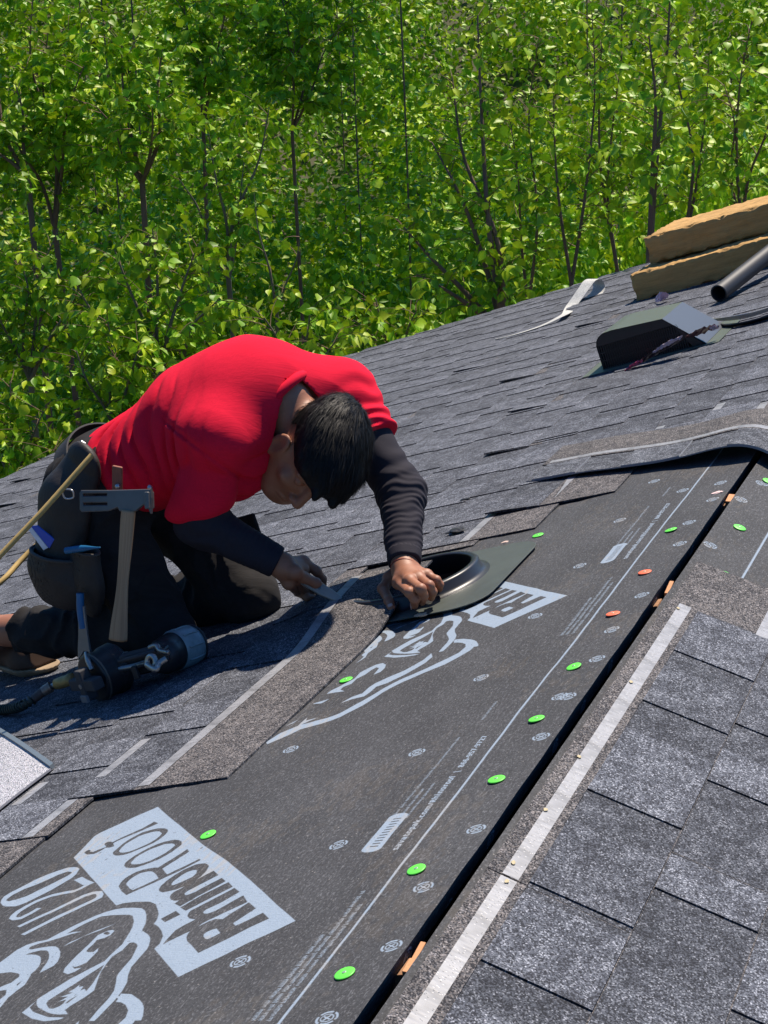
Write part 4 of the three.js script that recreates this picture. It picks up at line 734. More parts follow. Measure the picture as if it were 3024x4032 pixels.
  const fL = sl(J.shL, J.elL, J.wrL, 0.012, 0.0034), fR = sl(J.shR, J.elR, J.wrR, 0.012, 0.002);
  part('undershirt_sleeve', surface(fL, bounds([J.shL.clone().lerp(J.elL, 0.3), J.elL, J.wrL], 0.075), 0.0042), M_UNDER, person).userData.label = 'dark long sleeve on his far arm, bunched in rings';
  part('undershirt_sleeve', surface(fR, bounds([J.shR.clone().lerp(J.elR, 0.5), J.elR, J.wrR], 0.075), 0.0048), M_UNDER, person);
  // trousers
  const legF = (p, h, k, a, cuff) => {
    const n = a.clone().sub(k).normalize(), t = plane(p, k, n), L = k.distanceTo(a), kk = p.distanceTo(k);
    let d = leg(p, h, k, a, 0.01);
    d -= 0.01 * (1 - Math.abs(Math.sin(t * 60 + 5 * fbm(p.x * 6, p.y * 6, p.z * 6, 2)))) * sstep(kk, 0.05, 0.14) * (1 - sstep(t, L * 0.9, L));
    d -= 0.009 * fbm(p.x * 9, p.y * 9, p.z * 9, 3);
    return smax(d, t - (L - cuff), 0.006);
  };
  const seat = (p) => smin(capW(p, J.pelvis, J.hipR.clone().lerp(J.hipL, 0.5), 0.118, 0.11, WID, 1.35), capW(p, J.pelvis, J.waist, 0.112, 0.103, WID, 1.36), 0.04);
  const trouserF = (p) => {
    let d = smin(legF(p, J.hipR, J.kneeR, J.ankR, 0.045), legF(p, J.hipL, J.kneeL, J.ankL, 0.03), 0.02);
    d = smin(d, smax(seat(p), plane(p, J.waist, axis), 0.01), 0.05);
    return smax(d, -plane(p, LP(3, 1, 0.009), EN), 0.008);
  };
  part('trousers', surface(trouserF, bounds([J.pelvis, J.waist, J.hipL, J.hipR, J.kneeL, J.kneeR, J.ankL, J.ankR], 0.14), 0.0075), M_TROUSER, person);
  // cargo pocket flap on the far thigh
  const th = J.hipL.clone().lerp(J.kneeL, 0.62);
  part('pocket_flap', box(V(-1.0275, -0.0909, -3.2), V(0.35, -0.9, 0.1).normalize(), V(0.9, 0.35, 0.2).normalize(), V(-0.2, 0, 0.98).normalize(), 0.034, 0.026, 0.006, 0.004), M_TROUSER, person);
}
// --- boots
{
  const M_BOOT = std(lin(0.085, 0.045, 0.028), { map: T_GRIME, roughness: 0.7 }), M_SOLE = std(lin(0.34, 0.25, 0.16), { map: T_GRIME, roughness: 0.85 }), M_LACE = std(lin(0.12, 0.06, 0.035), { roughness: 0.9 });
  const boot = (heel, ball, toe, ank, label) => {
    const f = toe.clone().sub(heel).normalize(), side = new THREE.Vector3().crossVectors(f, ank.clone().sub(heel)).normalize(), up = EN.clone().addScaledVector(f, -EN.dot(f)).normalize(); side.crossVectors(f, up);
    const upF = (p) => { let d = smin(cap(p, heel, ball, 0.036, 0.042), cap(p, ball, toe, 0.042, 0.032), 0.02); d = smin(d, cap(p, ank, heel.clone().lerp(ball, 0.35), 0.042, 0.044), 0.03); d = smax(d, plane(p, ank.clone().addScaledVector(ank.clone().sub(heel).normalize(), 0.01), ank.clone().sub(heel).normalize()), 0.006); return smax(d, -plane(p, heel.clone().addScaledVector(up, -0.018), up), 0.006); };
    const soF = (p) => { const q = plane(p, heel.clone().addScaledVector(up, -0.03), up); const d = Math.min(cap(p, heel, ball, 0.042, 0.048), cap(p, ball, toe, 0.048, 0.037)); return smax(smax(d, q - 0.012, 0.003), -q - 0.012, 0.003); };
    const m = part('boot', surface(upF, bounds([heel, ball, toe, ank], 0.06), 0.005), M_BOOT, person); m.userData.label = label;
    const s = part('sole', surface(soF, bounds([heel, ball, toe], 0.07), 0.005), M_SOLE, m);
    const lc = []; for (let i = 0; i < 5; i++) { const c = heel.clone().lerp(ball, 0.45).lerp(ball.clone().lerp(toe, 0.3), i / 4).addScaledVector(up, 0.045 - 0.002 * i); lc.push(tube([c.clone().addScaledVector(side, -0.02), c.clone().addScaledVector(up, 0.006), c.clone().addScaledVector(side, 0.02)], 0.0026, 5, 8)); }
    lc.forEach((g) => part('lace', g, M_LACE, m));
    return m;
  };
  boot(V(-1.8153, -0.4747, -3.2076), V(-1.6139, -0.4488, -3.1199), V(-1.5505, -0.4333, -3.1083), V(-1.6454, -0.3646, -3.07), 'brown lace-up boot with tan sole');
  const hl = LP(3.34, 1.62, 0.1); boot(hl, LP(3.36, 1.6, 0.04), LP(3.36, 1.54, 0.035), LP(3.33, 1.52, 0.11), 'second boot behind the tool pouch');
}
// --- hair: a cap of hair with separate strands combed from the crown
{
  const M_HAIR = new THREE.MeshPhysicalMaterial({ color: lin(0.006, 0.0055, 0.006), roughness: 0.55, specularIntensity: 0.45 });
  const crown = hp(-0.015, 0.118, -0.055);
  const HLX = [-0.12, -0.07, -0.045, -0.03, 0.025, 0.06, 0.09, 0.13], HLY = [-0.072, -0.05, -0.022, 0.03, 0.026, 0.022, 0.038, 0.045];
  const line = (p) => { const a = p.clone().sub(head.c), u = a.dot(head.U), f = a.dot(head.F); let i = 0; while (i < 6 && f > HLX[i + 1]) i++; return u - lerp(HLY[i], HLY[i + 1], clamp((f - HLX[i]) / (HLX[i + 1] - HLX[i]), 0, 1)); };
  const thick = (p) => { const a = p.clone().sub(head.c), u = a.dot(head.U), f = a.dot(head.F); return 0.003 + 0.019 * sstep(u + 0.35 * f, 0.01, 0.085) + 0.005 * sstep(f, 0.02, 0.09); };
  const hairF = (p) => {
    let d = ell(p, hp(0, 0.035, -0.008), head.R, head.U, head.F, 0.074, 0.088, 0.096) - thick(p);
    // fringe locks hanging forward
    d = smin(d, cap(p, hp(0.02, 0.095, 0.075), hp(0.03, 0.05, 0.132), 0.022, 0.008), 0.018);
    d = smin(d, cap(p, hp(-0.02, 0.1, 0.07), hp(-0.015, 0.06, 0.135), 0.022, 0.009), 0.018);
    d = smin(d, cap(p, hp(-0.05, 0.085, 0.06), hp(-0.05, 0.05, 0.11), 0.02, 0.008), 0.018);
    d -= 0.0022 * fbm(p.x * 45, p.y * 45, p.z * 45, 3);
    return smax(d, -line(p), 0.006);
  };
  const hg = surface(hairF, bounds([hp(0.1, 0.14, 0.15), hp(-0.1, -0.1, -0.12), hp(0, 0.15, -0.1), hp(0, -0.08, 0.1), hp(0.1, 0, 0), hp(-0.1, 0.1, 0.1)], 0.03), 0.004);
  const hair = part('hair', hg, M_HAIR, person); hair.userData.label = 'short black hair, cropped at the sides, longer on top';
  reseed(404);
  const ps = hg.attributes.position, ns = hg.attributes.normal, pos = [], nor = [], ix = [];
  for (let i = 0; i < 17000; i++) {
    const k = Math.floor(rnd() * ps.count), p = V(ps.getX(k), ps.getY(k), ps.getZ(k)), n = V(ns.getX(k), ns.getY(k), ns.getZ(k)), a = p.clone().sub(head.c);
    const ld = line(p); if (ld < 0.002) continue;
    const top = sstep(ld, 0.02, 0.075), L = lerp(0.004, 0.03 + 0.016 * sstep(a.dot(head.F), 0.05, 0.1), top) * rr(0.5, 1.3);
    let d = p.clone().sub(crown).normalize().multiplyScalar(0.9).addScaledVector(head.F, 0.75).add(V(rr(-0.3, 0.3), rr(-0.3, 0.3), rr(-0.3, 0.3)));
    d.addScaledVector(n, -d.dot(n)).normalize().addScaledVector(n, lerp(0.5, rr(0.02, 0.6), top)).normalize();
    const s = new THREE.Vector3().crossVectors(d, n).normalize().multiplyScalar(lerp(0.0003, 0.00055, top)), b = pos.length / 3, g0 = n.clone().multiplyScalar(0.8).addScaledVector(s, 200 * rr(-1, 1)).normalize();
    for (let j = 0; j <= 3; j++) { const t = j / 3, c = p.clone().addScaledVector(d, L * t).addScaledVector(n, -L * 0.32 * t * t).addScaledVector(V(0, -1, 0), 0.15 * L * t * t), w = 1 - t * 0.85; pos.push(c.x - s.x * w, c.y - s.y * w, c.z - s.z * w, c.x + s.x * w, c.y + s.y * w, c.z + s.z * w); nor.push(g0.x, g0.y, g0.z, g0.x, g0.y, g0.z); if (j) ix.push(b + j * 2 - 2, b + j * 2 - 1, b + j * 2 + 1, b + j * 2 - 2, b + j * 2 + 1, b + j * 2); }
  }
  const g = new THREE.BufferGeometry(); g.setAttribute('position', new THREE.Float32BufferAttribute(pos, 3)); g.setAttribute('normal', new THREE.Float32BufferAttribute(nor, 3)); g.setIndex(ix);
  part('hair_strands', g, M_HAIR, hair).userData.kind = 'stuff';
  // string bracelet with a knot
  const wn = J.wrL.clone().sub(J.elL).normalize(), w1 = new THREE.Vector3().crossVectors(wn, V(0, 0, 1)).normalize(), w2 = new THREE.Vector3().crossVectors(wn, w1), wc = J.wrL.clone().addScaledVector(wn, 0.004);
  const br = Array.from({ length: 20 }, (_, i) => wc.clone().addScaledVector(w1, 0.0285 * Math.cos(i / 20 * 6.2832)).addScaledVector(w2, 0.0285 * Math.sin(i / 20 * 6.2832)).addScaledVector(wn, 0.004 * Math.sin(i / 20 * 6.2832)));
  const kn = wc.clone().add(V(0.3, 0.35, 0.9).normalize().multiplyScalar(0.029));
  part('bracelet', [tube(br, 0.0016, 5, 60, true), tube([kn.clone().add(V(-0.006, 0.004, 0)), kn, kn.clone().add(V(0.007, 0.003, 0.002))], 0.002, 5, 8), tube([kn.clone().add(V(-0.005, -0.005, 0)), kn, kn.clone().add(V(0.004, -0.005, 0.001))], 0.0018, 5, 8)], std(lin(0.16, 0.015, 0.012), { roughness: 0.8 }), person);
}

// ---------------------------------------------------------------- things on the roof
const M_BLACKP = std(lin(0.018, 0.018, 0.02), { roughness: 0.38 });
// vent base under his hand: flange with a round collar
{
  const t = thing('vent_base', 'black round vent collar on green-grey flange under his left hand', 'roof vent', LP(HOLE.u, HOLE.s, 0).toArray());
  const M_OLIVE = std(lin(0.066, 0.078, 0.068), { map: T_GRIME, roughness: 0.5 });
  const FN = 0.0125, fl = [], rad = 0.075, A = 0.215, S0 = -0.235, S1 = 0.2;
  for (const [cx, cy, a0] of [[A - rad, S1 - rad, 0], [-A + rad, S1 - rad, 1.5708], [-A + rad, S0 + rad, 3.1416], [A - rad, S0 + rad, 4.7124]]) for (let i = 0; i <= 6; i++) { const a = a0 + i / 6 * 1.5708; fl.push([cx + rad * Math.cos(a), cy + rad * Math.sin(a)]); }
  const hole = Array.from({ length: 40 }, (_, i) => [0.148 * Math.cos(-i / 40 * 6.2832), 0.148 * Math.sin(-i / 40 * 6.2832)]);
  part('flange', plate(fl, LP(HOLE.u, HOLE.s, FN), EU, ES, EN, 0.0024, 0.0008, [hole]), M_OLIVE, t);
  const base = LP(HOLE.u, HOLE.s, FN), up = LP(HOLE.u, HOLE.s, FN + 1);
  part('collar', turned(base, up, [[0.132, -0.02], [0.132, 0.026], [0.137, 0.03], [0.145, 0.03], [0.15, 0.025], [0.152, 0.009], [0.16, 0.002], [0.168, 0.0013], [0.168, -0.0005], [0.14, -0.0005], [0.132, -0.02]], 72), M_BLACKP, t);
}
// slant-back vent further along: body extruded along the ridge, louvred near side
{
  const t = thing('slant_back_vent', 'black slant-back roof vent with grilled side standing among the far shingles', 'roof vent', LP(5.5, 0.7, 0).toArray());
  const M_GREY = std(lin(0.085, 0.096, 0.108), { map: T_SPECK, roughness: 0.4 }), M_OLV = std(lin(0.09, 0.11, 0.085), { roughness: 0.45 });
  const D = 0.3, u0 = 5.5, c = [[0.876, 0.005], [0.877, 0.1], [0.872, 0.117], [0.861, 0.13], [0.844, 0.139], [0.81, 0.142], [0.628, 0.135], [0.506, 0.018], [0.512, 0.005]];
  // the hood skin over the back and top
  const skin = [], skin2 = [];
  for (let i = 0; i + 1 < c.length; i++) { const [s0, n0] = c[i], [s1, n1] = c[i + 1]; (i < 6 ? skin : skin2).push([lp(u0, s0, n0), lp(u0 + D, s0, n0), lp(u0 + D, s1, n1), lp(u0, s1, n1)]); }
  part('hood', quads(skin), M_OLV, t); part('sloping_back', quads(skin2), M_GREY, t);
  // near side: frame with upright louvre slots, grille bars behind
  const face = (pts, u, th) => plate(pts.map(([s, n]) => [s, n]), LP(u, 0, 0), ES, EN, V(0, 0, -1), th, 0.0006);
  part('side_plate', face([[0.8745, 0.098], [0.874, 0.1], [0.87, 0.116], [0.86, 0.128], [0.844, 0.1365], [0.81, 0.14], [0.629, 0.133], [0.6, 0.104]], u0 + 0.004, 0.003), M_BLACKP, t);
  part('side_plate', face([[0.874, 0.006], [0.874, 0.018], [0.514, 0.018], [0.514, 0.006]], u0 + 0.004, 0.003), M_BLACKP, t);
  part('side_plate', face([[0.514, 0.019], [0.6, 0.103], [0.589, 0.103], [0.555, 0.019]], u0 + 0.0045, 0.003), M_BLACKP, t);
  for (let i = 0; i < 38; i++) { const s = 0.872 - i * 0.0082, top = s < 0.6 ? 0.104 - (0.6 - s) * 0.96 : 0.1; if (top > 0.03) part('grille_bar', box(LP(u0 + 0.006, s, 0.018 + (top - 0.018) / 2), ES, EN, EU, 0.0019, (top - 0.016) / 2, 0.002, 0.0008), M_BLACKP, t); }
  part('added_dark_plate', face([[0.868, 0.01], [0.868, 0.098], [0.62, 0.125], [0.54, 0.03]], u0 + 0.035, 0.003), M_BLACKP, t);  // black plate added behind the grille so its openings read dark
  for (const n of [0.045, 0.072]) part('grille_rail', box(LP(u0 + 0.007, 0.73, n), ES, EN, EU, 0.142, 0.002, 0.002, 0.0008), M_BLACKP, t);
  part('far_side', face([[0.874, 0.006], [0.874, 0.1], [0.844, 0.1365], [0.81, 0.14], [0.629, 0.133], [0.514, 0.019]], u0 + D - 0.003, 0.003), M_BLACKP, t);
  part('flange', plate([[-0.02, 0.46], [D + 0.1, 0.46], [D + 0.1, 0.95], [-0.05, 0.94], [-0.05, 0.9]], LP(u0, 0, 0.0155), EU, ES, EN, 0.002, 0.0005), M_OLV, t);
}
// foam pads for kneeling, two stacked, edges torn
{
  const M_FOAM = std(lin(0.52, 0.31, 0.11), { map: T_GRIME, bumpMap: T_SPECK, bumpScale: 0.003, roughness: 1 });
  const foam = (c, ax, ay, az, hx, hy, hz, k) => {
    const g = new THREE.BoxGeometry(hx * 2, hy * 2, hz * 2, 90, 10, 40), p = g.attributes.position;
    for (let i = 0; i < p.count; i++) {
      const x = p.getX(i), y = p.getY(i), z = p.getZ(i), near = [hx - Math.abs(x) < 0.012, hy - Math.abs(y) < 0.012, hz - Math.abs(z) < 0.012].filter(Boolean).length, n = noise.noise(x * 22 + k, y * 22, z * 22), q = noise.noise(x * 60 + k, y * 60, z * 60);
      const bite = near > 1 ? 0.012 * Math.max(0, n + 0.15) + 0.006 * Math.max(0, q) + 0.002 : 0.006 * n + 0.004 * q, sag = 0.01 * noise.noise(x * 1.5 + k, 2, z * 2);
      const l = Math.hypot(x / hx, y / hy, z / hz) || 1;
      p.setXYZ(i, x - Math.sign(x) * bite * (hx - Math.abs(x) < 0.012 ? 1 : 0), y - Math.sign(y) * bite * (hy - Math.abs(y) < 0.012 ? 1 : 0) + sag, z - Math.sign(z) * bite * (hz - Math.abs(z) < 0.012 ? 1 : 0));
    }
    g.applyMatrix4(new THREE.Matrix4().makeBasis(ax, ay, az).setPosition(c));
    const m = mergeVertices((g.deleteAttribute('normal'), g)); m.computeVertexNormals(); return m;
  };
  // long side runs up the slope, near face square to the ridge
  const pad = (px0, n, hn, u, len, depth, turn, k) => {
    const ax = ES.clone().multiplyScalar(-1).addScaledVector(EU, turn).normalize(), az = new THREE.Vector3().crossVectors(ax, EN).normalize().negate();
    return [foam(LP(u, px0, n).addScaledVector(ax, len / 2).addScaledVector(EN, hn).addScaledVector(az, depth / 2 * Math.sign(az.dot(EU))), ax, EN, new THREE.Vector3().crossVectors(ax, EN), len / 2, hn, depth / 2, k)];
  };
  const a = thing('foam_pad', 'lower yellow-brown foam pad with torn edges resting on the shingles', 'foam pad', LP(7.3, 0.9, 0).toArray(), 'foam pads stacked on the far slope');
  part('pad', pad([7.3299, 1.2117][1], 0.012, 0.062, 7.2, 0.95, 0.42, -0.1, 3).map((g) => g), M_FOAM, a);
  const b = thing('foam_pad', 'upper yellow-brown foam pad tilted on top of the other pad', 'foam pad', LP(7.4, 0.9, 0.1).toArray(), 'foam pads stacked on the far slope');
  part('pad', pad(1.14, 0.14, 0.062, 7.32, 0.95, 0.38, -0.12, 9), M_FOAM, b);
}
// black plastic pipe leaning on the pads
{
  const a = V(-0.6418, -0.147, -6.4329), b = V(-0.5261, -0.0598, -6.9), d = b.clone().sub(a).normalize(), e = a.clone().addScaledVector(d, 1.6);
  const t = thing('black_pipe', 'length of black plastic pipe leaning against the foam pads', 'pipe', a.toArray());
  const R = 0.034, f = new THREE.Quaternion().setFromUnitVectors(V(0, 1, 0), d);
  part('pipe', turned(a, b, [[R - 0.005, 0], [R, 0], [R, 1.6], [R - 0.005, 1.6], [R - 0.005, 0]], 40), std(lin(0.022, 0.024, 0.028), { map: T_GRIME, roughness: 0.55 }), t);
}
// strips of release film thrown aside
const M_FILM = std(lin(0.72, 0.72, 0.68), { map: T_SPECK, roughness: 0.55 }), M_FILMBACK = std(lin(0.16, 0.2, 0.24), { map: T_SPECK, roughness: 0.4 });
function ribbon(pts, w, wdir, steps = 60, th = 0.0016) {
  const c = new THREE.CatmullRomCurve3(pts, false, 'centripetal'), P = (a) => c.getPointAt(clamp(a, 0, 1)), N = (a, b) => new THREE.Vector3().crossVectors(c.getTangentAt(clamp(a, 0, 1)), wdir(a)).normalize().toArray();
  const wf = typeof w === 'function' ? w : () => w;
  return [slab(steps, 3, (a, b) => P(a).addScaledVector(wdir(a), (b - 0.5) * wf(a)).toArray(), th, N, (a, b) => [a * 8, b * 0.6]), N];
}
{
  const t = thing('film_strip', 'curled pale strip of film lying on shingles beside the trees', 'strip', LP(7.4, 1.75, 0).toArray());
  const p = [V(-1.82, -0.5505, -7.2048), V(-1.702, -0.5118, -7.1628), V(-1.5984, -0.4775, -7.1967), V(-1.524, -0.4419, -7.2321), V(-1.6074, -0.4838, -7.72), V(-1.5807, -0.4264, -7.82), V(-1.566, -0.3948, -7.88), V(-1.5545, -0.3985, -7.94), V(-1.5417, -0.4271, -7.96), V(-1.5368, -0.4494, -7.93), V(-1.5477, -0.4709, -7.84)];
  const w0 = V(0.55, 0.22, 0.72).normalize(), w1 = V(0.88, 0.1, 0.42).normalize();
  const [g] = ribbon(p, (a) => 0.035 + 0.045 * sstep(a, 0.1, 0.5), (a) => w0.clone().lerp(w1, a).normalize(), 80);
  part('film', g, M_FILM, t);
  const t2 = thing('film_strip', 'flat pale strip of film running from the slant-back vent to the right', 'strip', LP(5.7, 0.5, 0).toArray());
  const p2 = [V(-0.583, -0.1496, -5.9612), V(-0.5001, -0.1197, -5.832), V(-0.4153, -0.0923, -5.7634), V(-0.3726, -0.0822, -5.7852), V(-0.3218, -0.0685, -5.8275)];
  part('film', ribbon(p2, (a) => 0.016 + 0.03 * sstep(a, 0.0, 0.6), () => V(0.15, 0.5, 0.85).normalize(), 50)[0], M_FILM, t2);
  const t3 = thing('film_underside', 'dark narrow strip added as offcut under the flat pale film strip', 'underside', LP(5.75, 0.5, 0).toArray());
  const p3 = [V(-0.5539, -0.1511, -5.889), V(-0.4466, -0.1177, -5.7159), V(-0.3662, -0.0928, -5.6909), V(-0.3003, -0.0723, -5.7068)];
  part('shingle', ribbon(p3, 0.05, () => V(0.3, 0.4, 0.86).normalize(), 30, 0.004)[0], M_UNDERSIDE, t3);  // near-black ribbon added for the dark underside of the flat film strip
}
// crumpled wrapper along the front of the vent
{
  const t = thing('wrapper', 'crumpled dark and pink plastic wrapper lying before the slant-back vent', 'wrapper', LP(5.45, 0.65, 0).toArray());
  const M_W = std(lin(0.03, 0.02, 0.03), { roughness: 0.25 }), M_P = std(lin(0.7, 0.12, 0.25), { roughness: 0.3 }), M_G = std(lin(0.5, 0.42, 0.52), { roughness: 0.25 });
  const crum = (pts, w, k) => { const c = new THREE.CatmullRomCurve3(pts, false, 'centripetal'); return grid(40, 6, (a, b) => { const p = c.getPointAt(a); const q = (b - 0.5) * w * (0.5 + Math.sin(a * 3.1)); return p.add(V(0.3 * q, 0.7 * q + 0.008 * noise.noise(a * 9 + k, b * 4, 1), 0.5 * q + 0.008 * noise.noise(a * 9, b * 5, k))).toArray(); }); };
  part('film', crum([V(-0.7145, -0.2013, -5.4), V(-0.6622, -0.1661, -5.4), V(-0.6046, -0.131, -5.4), V(-0.5493, -0.1035, -5.42)], 0.03, 2), M_W, t);
  part('film', crum([V(-0.6413, -0.147, -5.385), V(-0.6012, -0.12, -5.385), V(-0.5478, -0.0917, -5.4)], 0.02, 5), M_G, t);
  part('film', crum([V(-0.7383, -0.218, -5.39), V(-0.7062, -0.1926, -5.39), V(-0.677, -0.1793, -5.39)], 0.018, 7), M_P, t);
  const t2 = thing('wrapper_scrap', 'small dark red and white scrap of wrapper at the vent corner beside pale strip', 'scrap', LP(5.6, 0.52, 0).toArray());
  part('film', crum([V(-0.5542, -0.1107, -5.48), V(-0.5127, -0.0954, -5.5), V(-0.4769, -0.0845, -5.52), V(-0.4532, -0.0831, -5.53)], 0.028, 11), std(lin(0.12, 0.05, 0.05), { roughness: 0.3 }), t2);
  part('film', crum([V(-0.4785, -0.0792, -5.5), V(-0.4613, -0.0796, -5.5), V(-0.4488, -0.0778, -5.5)], 0.016, 15), M_G, t2);
  const t3 = thing('wrapper_scrap', 'tiny lilac scrap lying in front of the lower foam pad', 'scrap', V(-1.0141, -0.294, -7.0572).toArray());
  part('film', crum([V(-1.0222, -0.286, -6.9826), V(-0.9772, -0.2616, -6.9023), V(-0.9554, -0.2653, -6.934)], 0.05, 19), std(lin(0.6, 0.42, 0.6), { roughness: 0.4 }), t3);
}
// a loose shingle laid across the ridge, bowed over it
{
  const t = thing('loose_shingle', 'loose shingle draped crosswise over the ridge at the upper right', 'shingle', V(0, 0, -4).toArray());
  // path across the ridge: from the left slope, over the top, down the right
  const prof = (q) => { // q runs from 0 (left end) to 1
    const s = 0.66 - q * 0.98; const gap = 0.02 + 0.03 * Math.exp(-(((s - 0.03) / 0.15) ** 2)) - 0.008 * sstep(s, 0.45, 0.66);
    const sm = Math.sqrt(s * s + 0.09 * 0.09) - 0.03;   // rounded over the apex
    return V(-s * CP, -sm * SP + gap, 0);
  };
  const tabs = [[0.02, 0.16, 1.02], [0.3, 0.47, 1.08], [0.6, 0.75, 0.95]], W = 0.337;
  const surf = (n) => (a, b) => { const p = prof(a), q0 = prof(Math.max(0, a - 0.01)), q1 = prof(Math.min(1, a + 0.01)), tx = q1.x - q0.x, ty = q1.y - q0.y, l = Math.hypot(tx, ty); return [p.x - ty / l * n, p.y + tx / l * n - 0.012 * b * 0, -(3.985 - 0.38 * a * 0.98 + b * W)]; };
  const nrm = (a) => { const q0 = prof(Math.max(0, a - 0.01)), q1 = prof(Math.min(1, a + 0.01)), tx = q1.x - q0.x, ty = q1.y - q0.y, l = Math.hypot(tx, ty); return [-ty / l, tx / l, 0]; };
  const piece = (a0, a1, b0, b1, n, th, tone) => { const f = surf(n), g = slab(Math.ceil((a1 - a0) * 60), Math.max(1, Math.ceil((b1 - b0) * 8)), (a, b) => f(lerp(a0, a1, a), lerp(b0, b1, b)), th, (a) => nrm(lerp(a0, a1, a)), (a, b) => [lerp(a0, a1, a) / GSIZE, lerp(b0, b1, b) * W / GSIZE]); const c = new Float32Array(g.attributes.position.count * 3).fill(tone); g.setAttribute('color', new THREE.BufferAttribute(c, 3)); return g; };
  const cut = EXPO / W;
  part('shingle_base', piece(0, 1, 0, cut, 0, 0.003, 0.85), M_SHINGLE, t);
  for (const [a, b, k] of tabs) part('shingle_tab', piece(a, b, 0, cut, 0.0034, 0.0032, k), M_SHINGLE, t);
  part('head_lap', piece(0, 1, cut + 0.0005, 1, 0.0024, 0.0032, 1), M_LAP, t);
  const f = surf(0.0029); part('release_film', grid(50, 1, (a, b) => f(0.02 + a * 0.96, cut + 0.03 + b * 0.075), (a, b) => [a * 6, b * 0.15]), M_STRIP, t);
}
// glittering pale sheet at the left edge
{
  const t = thing('mineral_sheet', 'pale sparkling mineral-faced sheet lying at the left edge below nail gun hose', 'sheet', LP(2.5, 1.25, 0).toArray());
  const spark = granules(512, 170, (r, q) => r < 0.2 ? [0.1, 0.1, 0.12] : r < 0.75 ? mix3([0.34, 0.36, 0.38], [0.5, 0.5, 0.55], q) : mix3([0.75, 0.78, 0.8], [0.8, 0.7, 0.78], q), 141);
  const M_SP = new THREE.MeshStandardMaterial({ map: spark.map, bumpMap: spark.bump, bumpScale: 0.0014, roughness: 0.42 });
  const a = V(-1.0549, -0.3046, -2.3951), b = V(-1.3985, -0.4029, -2.6788), c = V(-1.059, -0.3121, -2.2096), d = b.clone().add(c).sub(a);
  const f = (x, y) => a.clone().lerp(b, x).add(c.clone().sub(a).multiplyScalar(y)).addScaledVector(EN, 0.004 * Math.sin(x * 3 + y * 2)).toArray();
  part('sheet', slab(12, 12, f, 0.0045, () => EN.toArray(), (x, y) => [x * 1.2, y * 1]), M_SP, t);
  part('metal_edge', slab(12, 1, (x, y) => a.clone().lerp(b, x).addScaledVector(EN, 0.005 + 0.004 * Math.sin(x * 3)).addScaledVector(a.clone().sub(c).normalize(), y * 0.012 - 0.003).toArray(), 0.009, () => EN.toArray()), std(lin(0.16, 0.19, 0.21), { roughness: 0.4, metalness: 0.3 }), t);
}
// scraps of tar paper and a cut-off on the shingles
{
  reseed(210);
  const scrap = (name, label, c, r, mat, k, flat = 0.25) => { const t = thing(name, label, 'debris', c.toArray()); const g = new THREE.IcosahedronGeometry(r, 3), p = g.attributes.position; for (let i = 0; i < p.count; i++) { const v = V(p.getX(i), p.getY(i), p.getZ(i)), q = 1 + 0.6 * noise.noise(v.x / r * 1.3 + k, v.y / r * 1.3, v.z / r * 1.3); v.multiplyScalar(q); p.setXYZ(i, v.x * 1.5, v.y * flat, v.z); } g.computeVertexNormals(); g.applyQuaternion(new THREE.Quaternion().setFromUnitVectors(V(0, 1, 0), EN)).translate(c.x, c.y, c.z); part('scrap', g, mat, t); return t; };
  const M_TAR = std(lin(0.012, 0.012, 0.013), { roughness: 0.5 });
  scrap('tar_scrap', 'torn black scrap of shingle lying beyond the vent collar', V(-0.6869, -0.1945, -3.6115), 0.016, M_TAR, 1);
  scrap('tar_scrap', 'bit of black sealant on the shingles past his forearm', V(-0.7883, -0.2301, -3.9532), 0.009, M_TAR, 4, 0.3);
  const M_PALE = std(lin(0.6, 0.5, 0.48), { roughness: 0.7 });
  scrap('paper_scrap', 'pinkish scrap of torn film near the ridge by the upper rafter', V(-0.0354, -0.0068, -3.4948), 0.008, std(lin(0.75, 0.55, 0.52), { roughness: 0.6 }), 8, 0.2);
  scrap('sealant_drop', 'tan blob of sealant on the flange edge beside printed panel', V(-0.5217, -0.1474, -2.9622), 0.009, std(lin(0.5, 0.36, 0.25), { roughness: 0.7 }), 9, 0.3);
  scrap('sealant_drop', 'tan blob of sealant on the flange under the cut shingle', V(-0.4895, -0.1332, -3.3972), 0.006, std(lin(0.6, 0.45, 0.38), { roughness: 0.7 }), 12, 0.3);
  const GLUE = ['yellowish second highest', 'yellowish third highest', 'yellowish lone lower', 'yellowish lowest', 'small yellow', 'faint topmost'];
  [[2.159, 0.0404, 1], [1.9898, 0.042, 2], [1.8407, 0.0446, 3], [1.7968, 0.0509, 4], [2.4441, 0.0438, 5], [2.782, 0.0429, 6]].forEach(([u, s, k], i) => { const c = RP(u, s, 0.0135), g = new THREE.IcosahedronGeometry(0.0042, 2), p = g.attributes.position; for (let j = 0; j < p.count; j++) { const v = V(p.getX(j), p.getY(j), p.getZ(j)).multiplyScalar(1 + 0.5 * noise.noise(p.getX(j) * 200 + k, p.getY(j) * 200, p.getZ(j) * 200)); p.setXYZ(j, v.x * 0.7, v.y * 0.18, v.z); } g.computeVertexNormals(); g.applyQuaternion(new THREE.Quaternion().setFromUnitVectors(V(0, 1, 0), ENR)).translate(c.x, c.y, c.z);
    const t = thing('resin_drop', GLUE[i] + ' glue drop on the pale film strip of the near slope', 'glue drop', c.toArray(), 'glue drops on the near film strip'); part('drop', g, std(lin(0.42, 0.35, 0.2), { roughness: 0.6 }), t); });
}
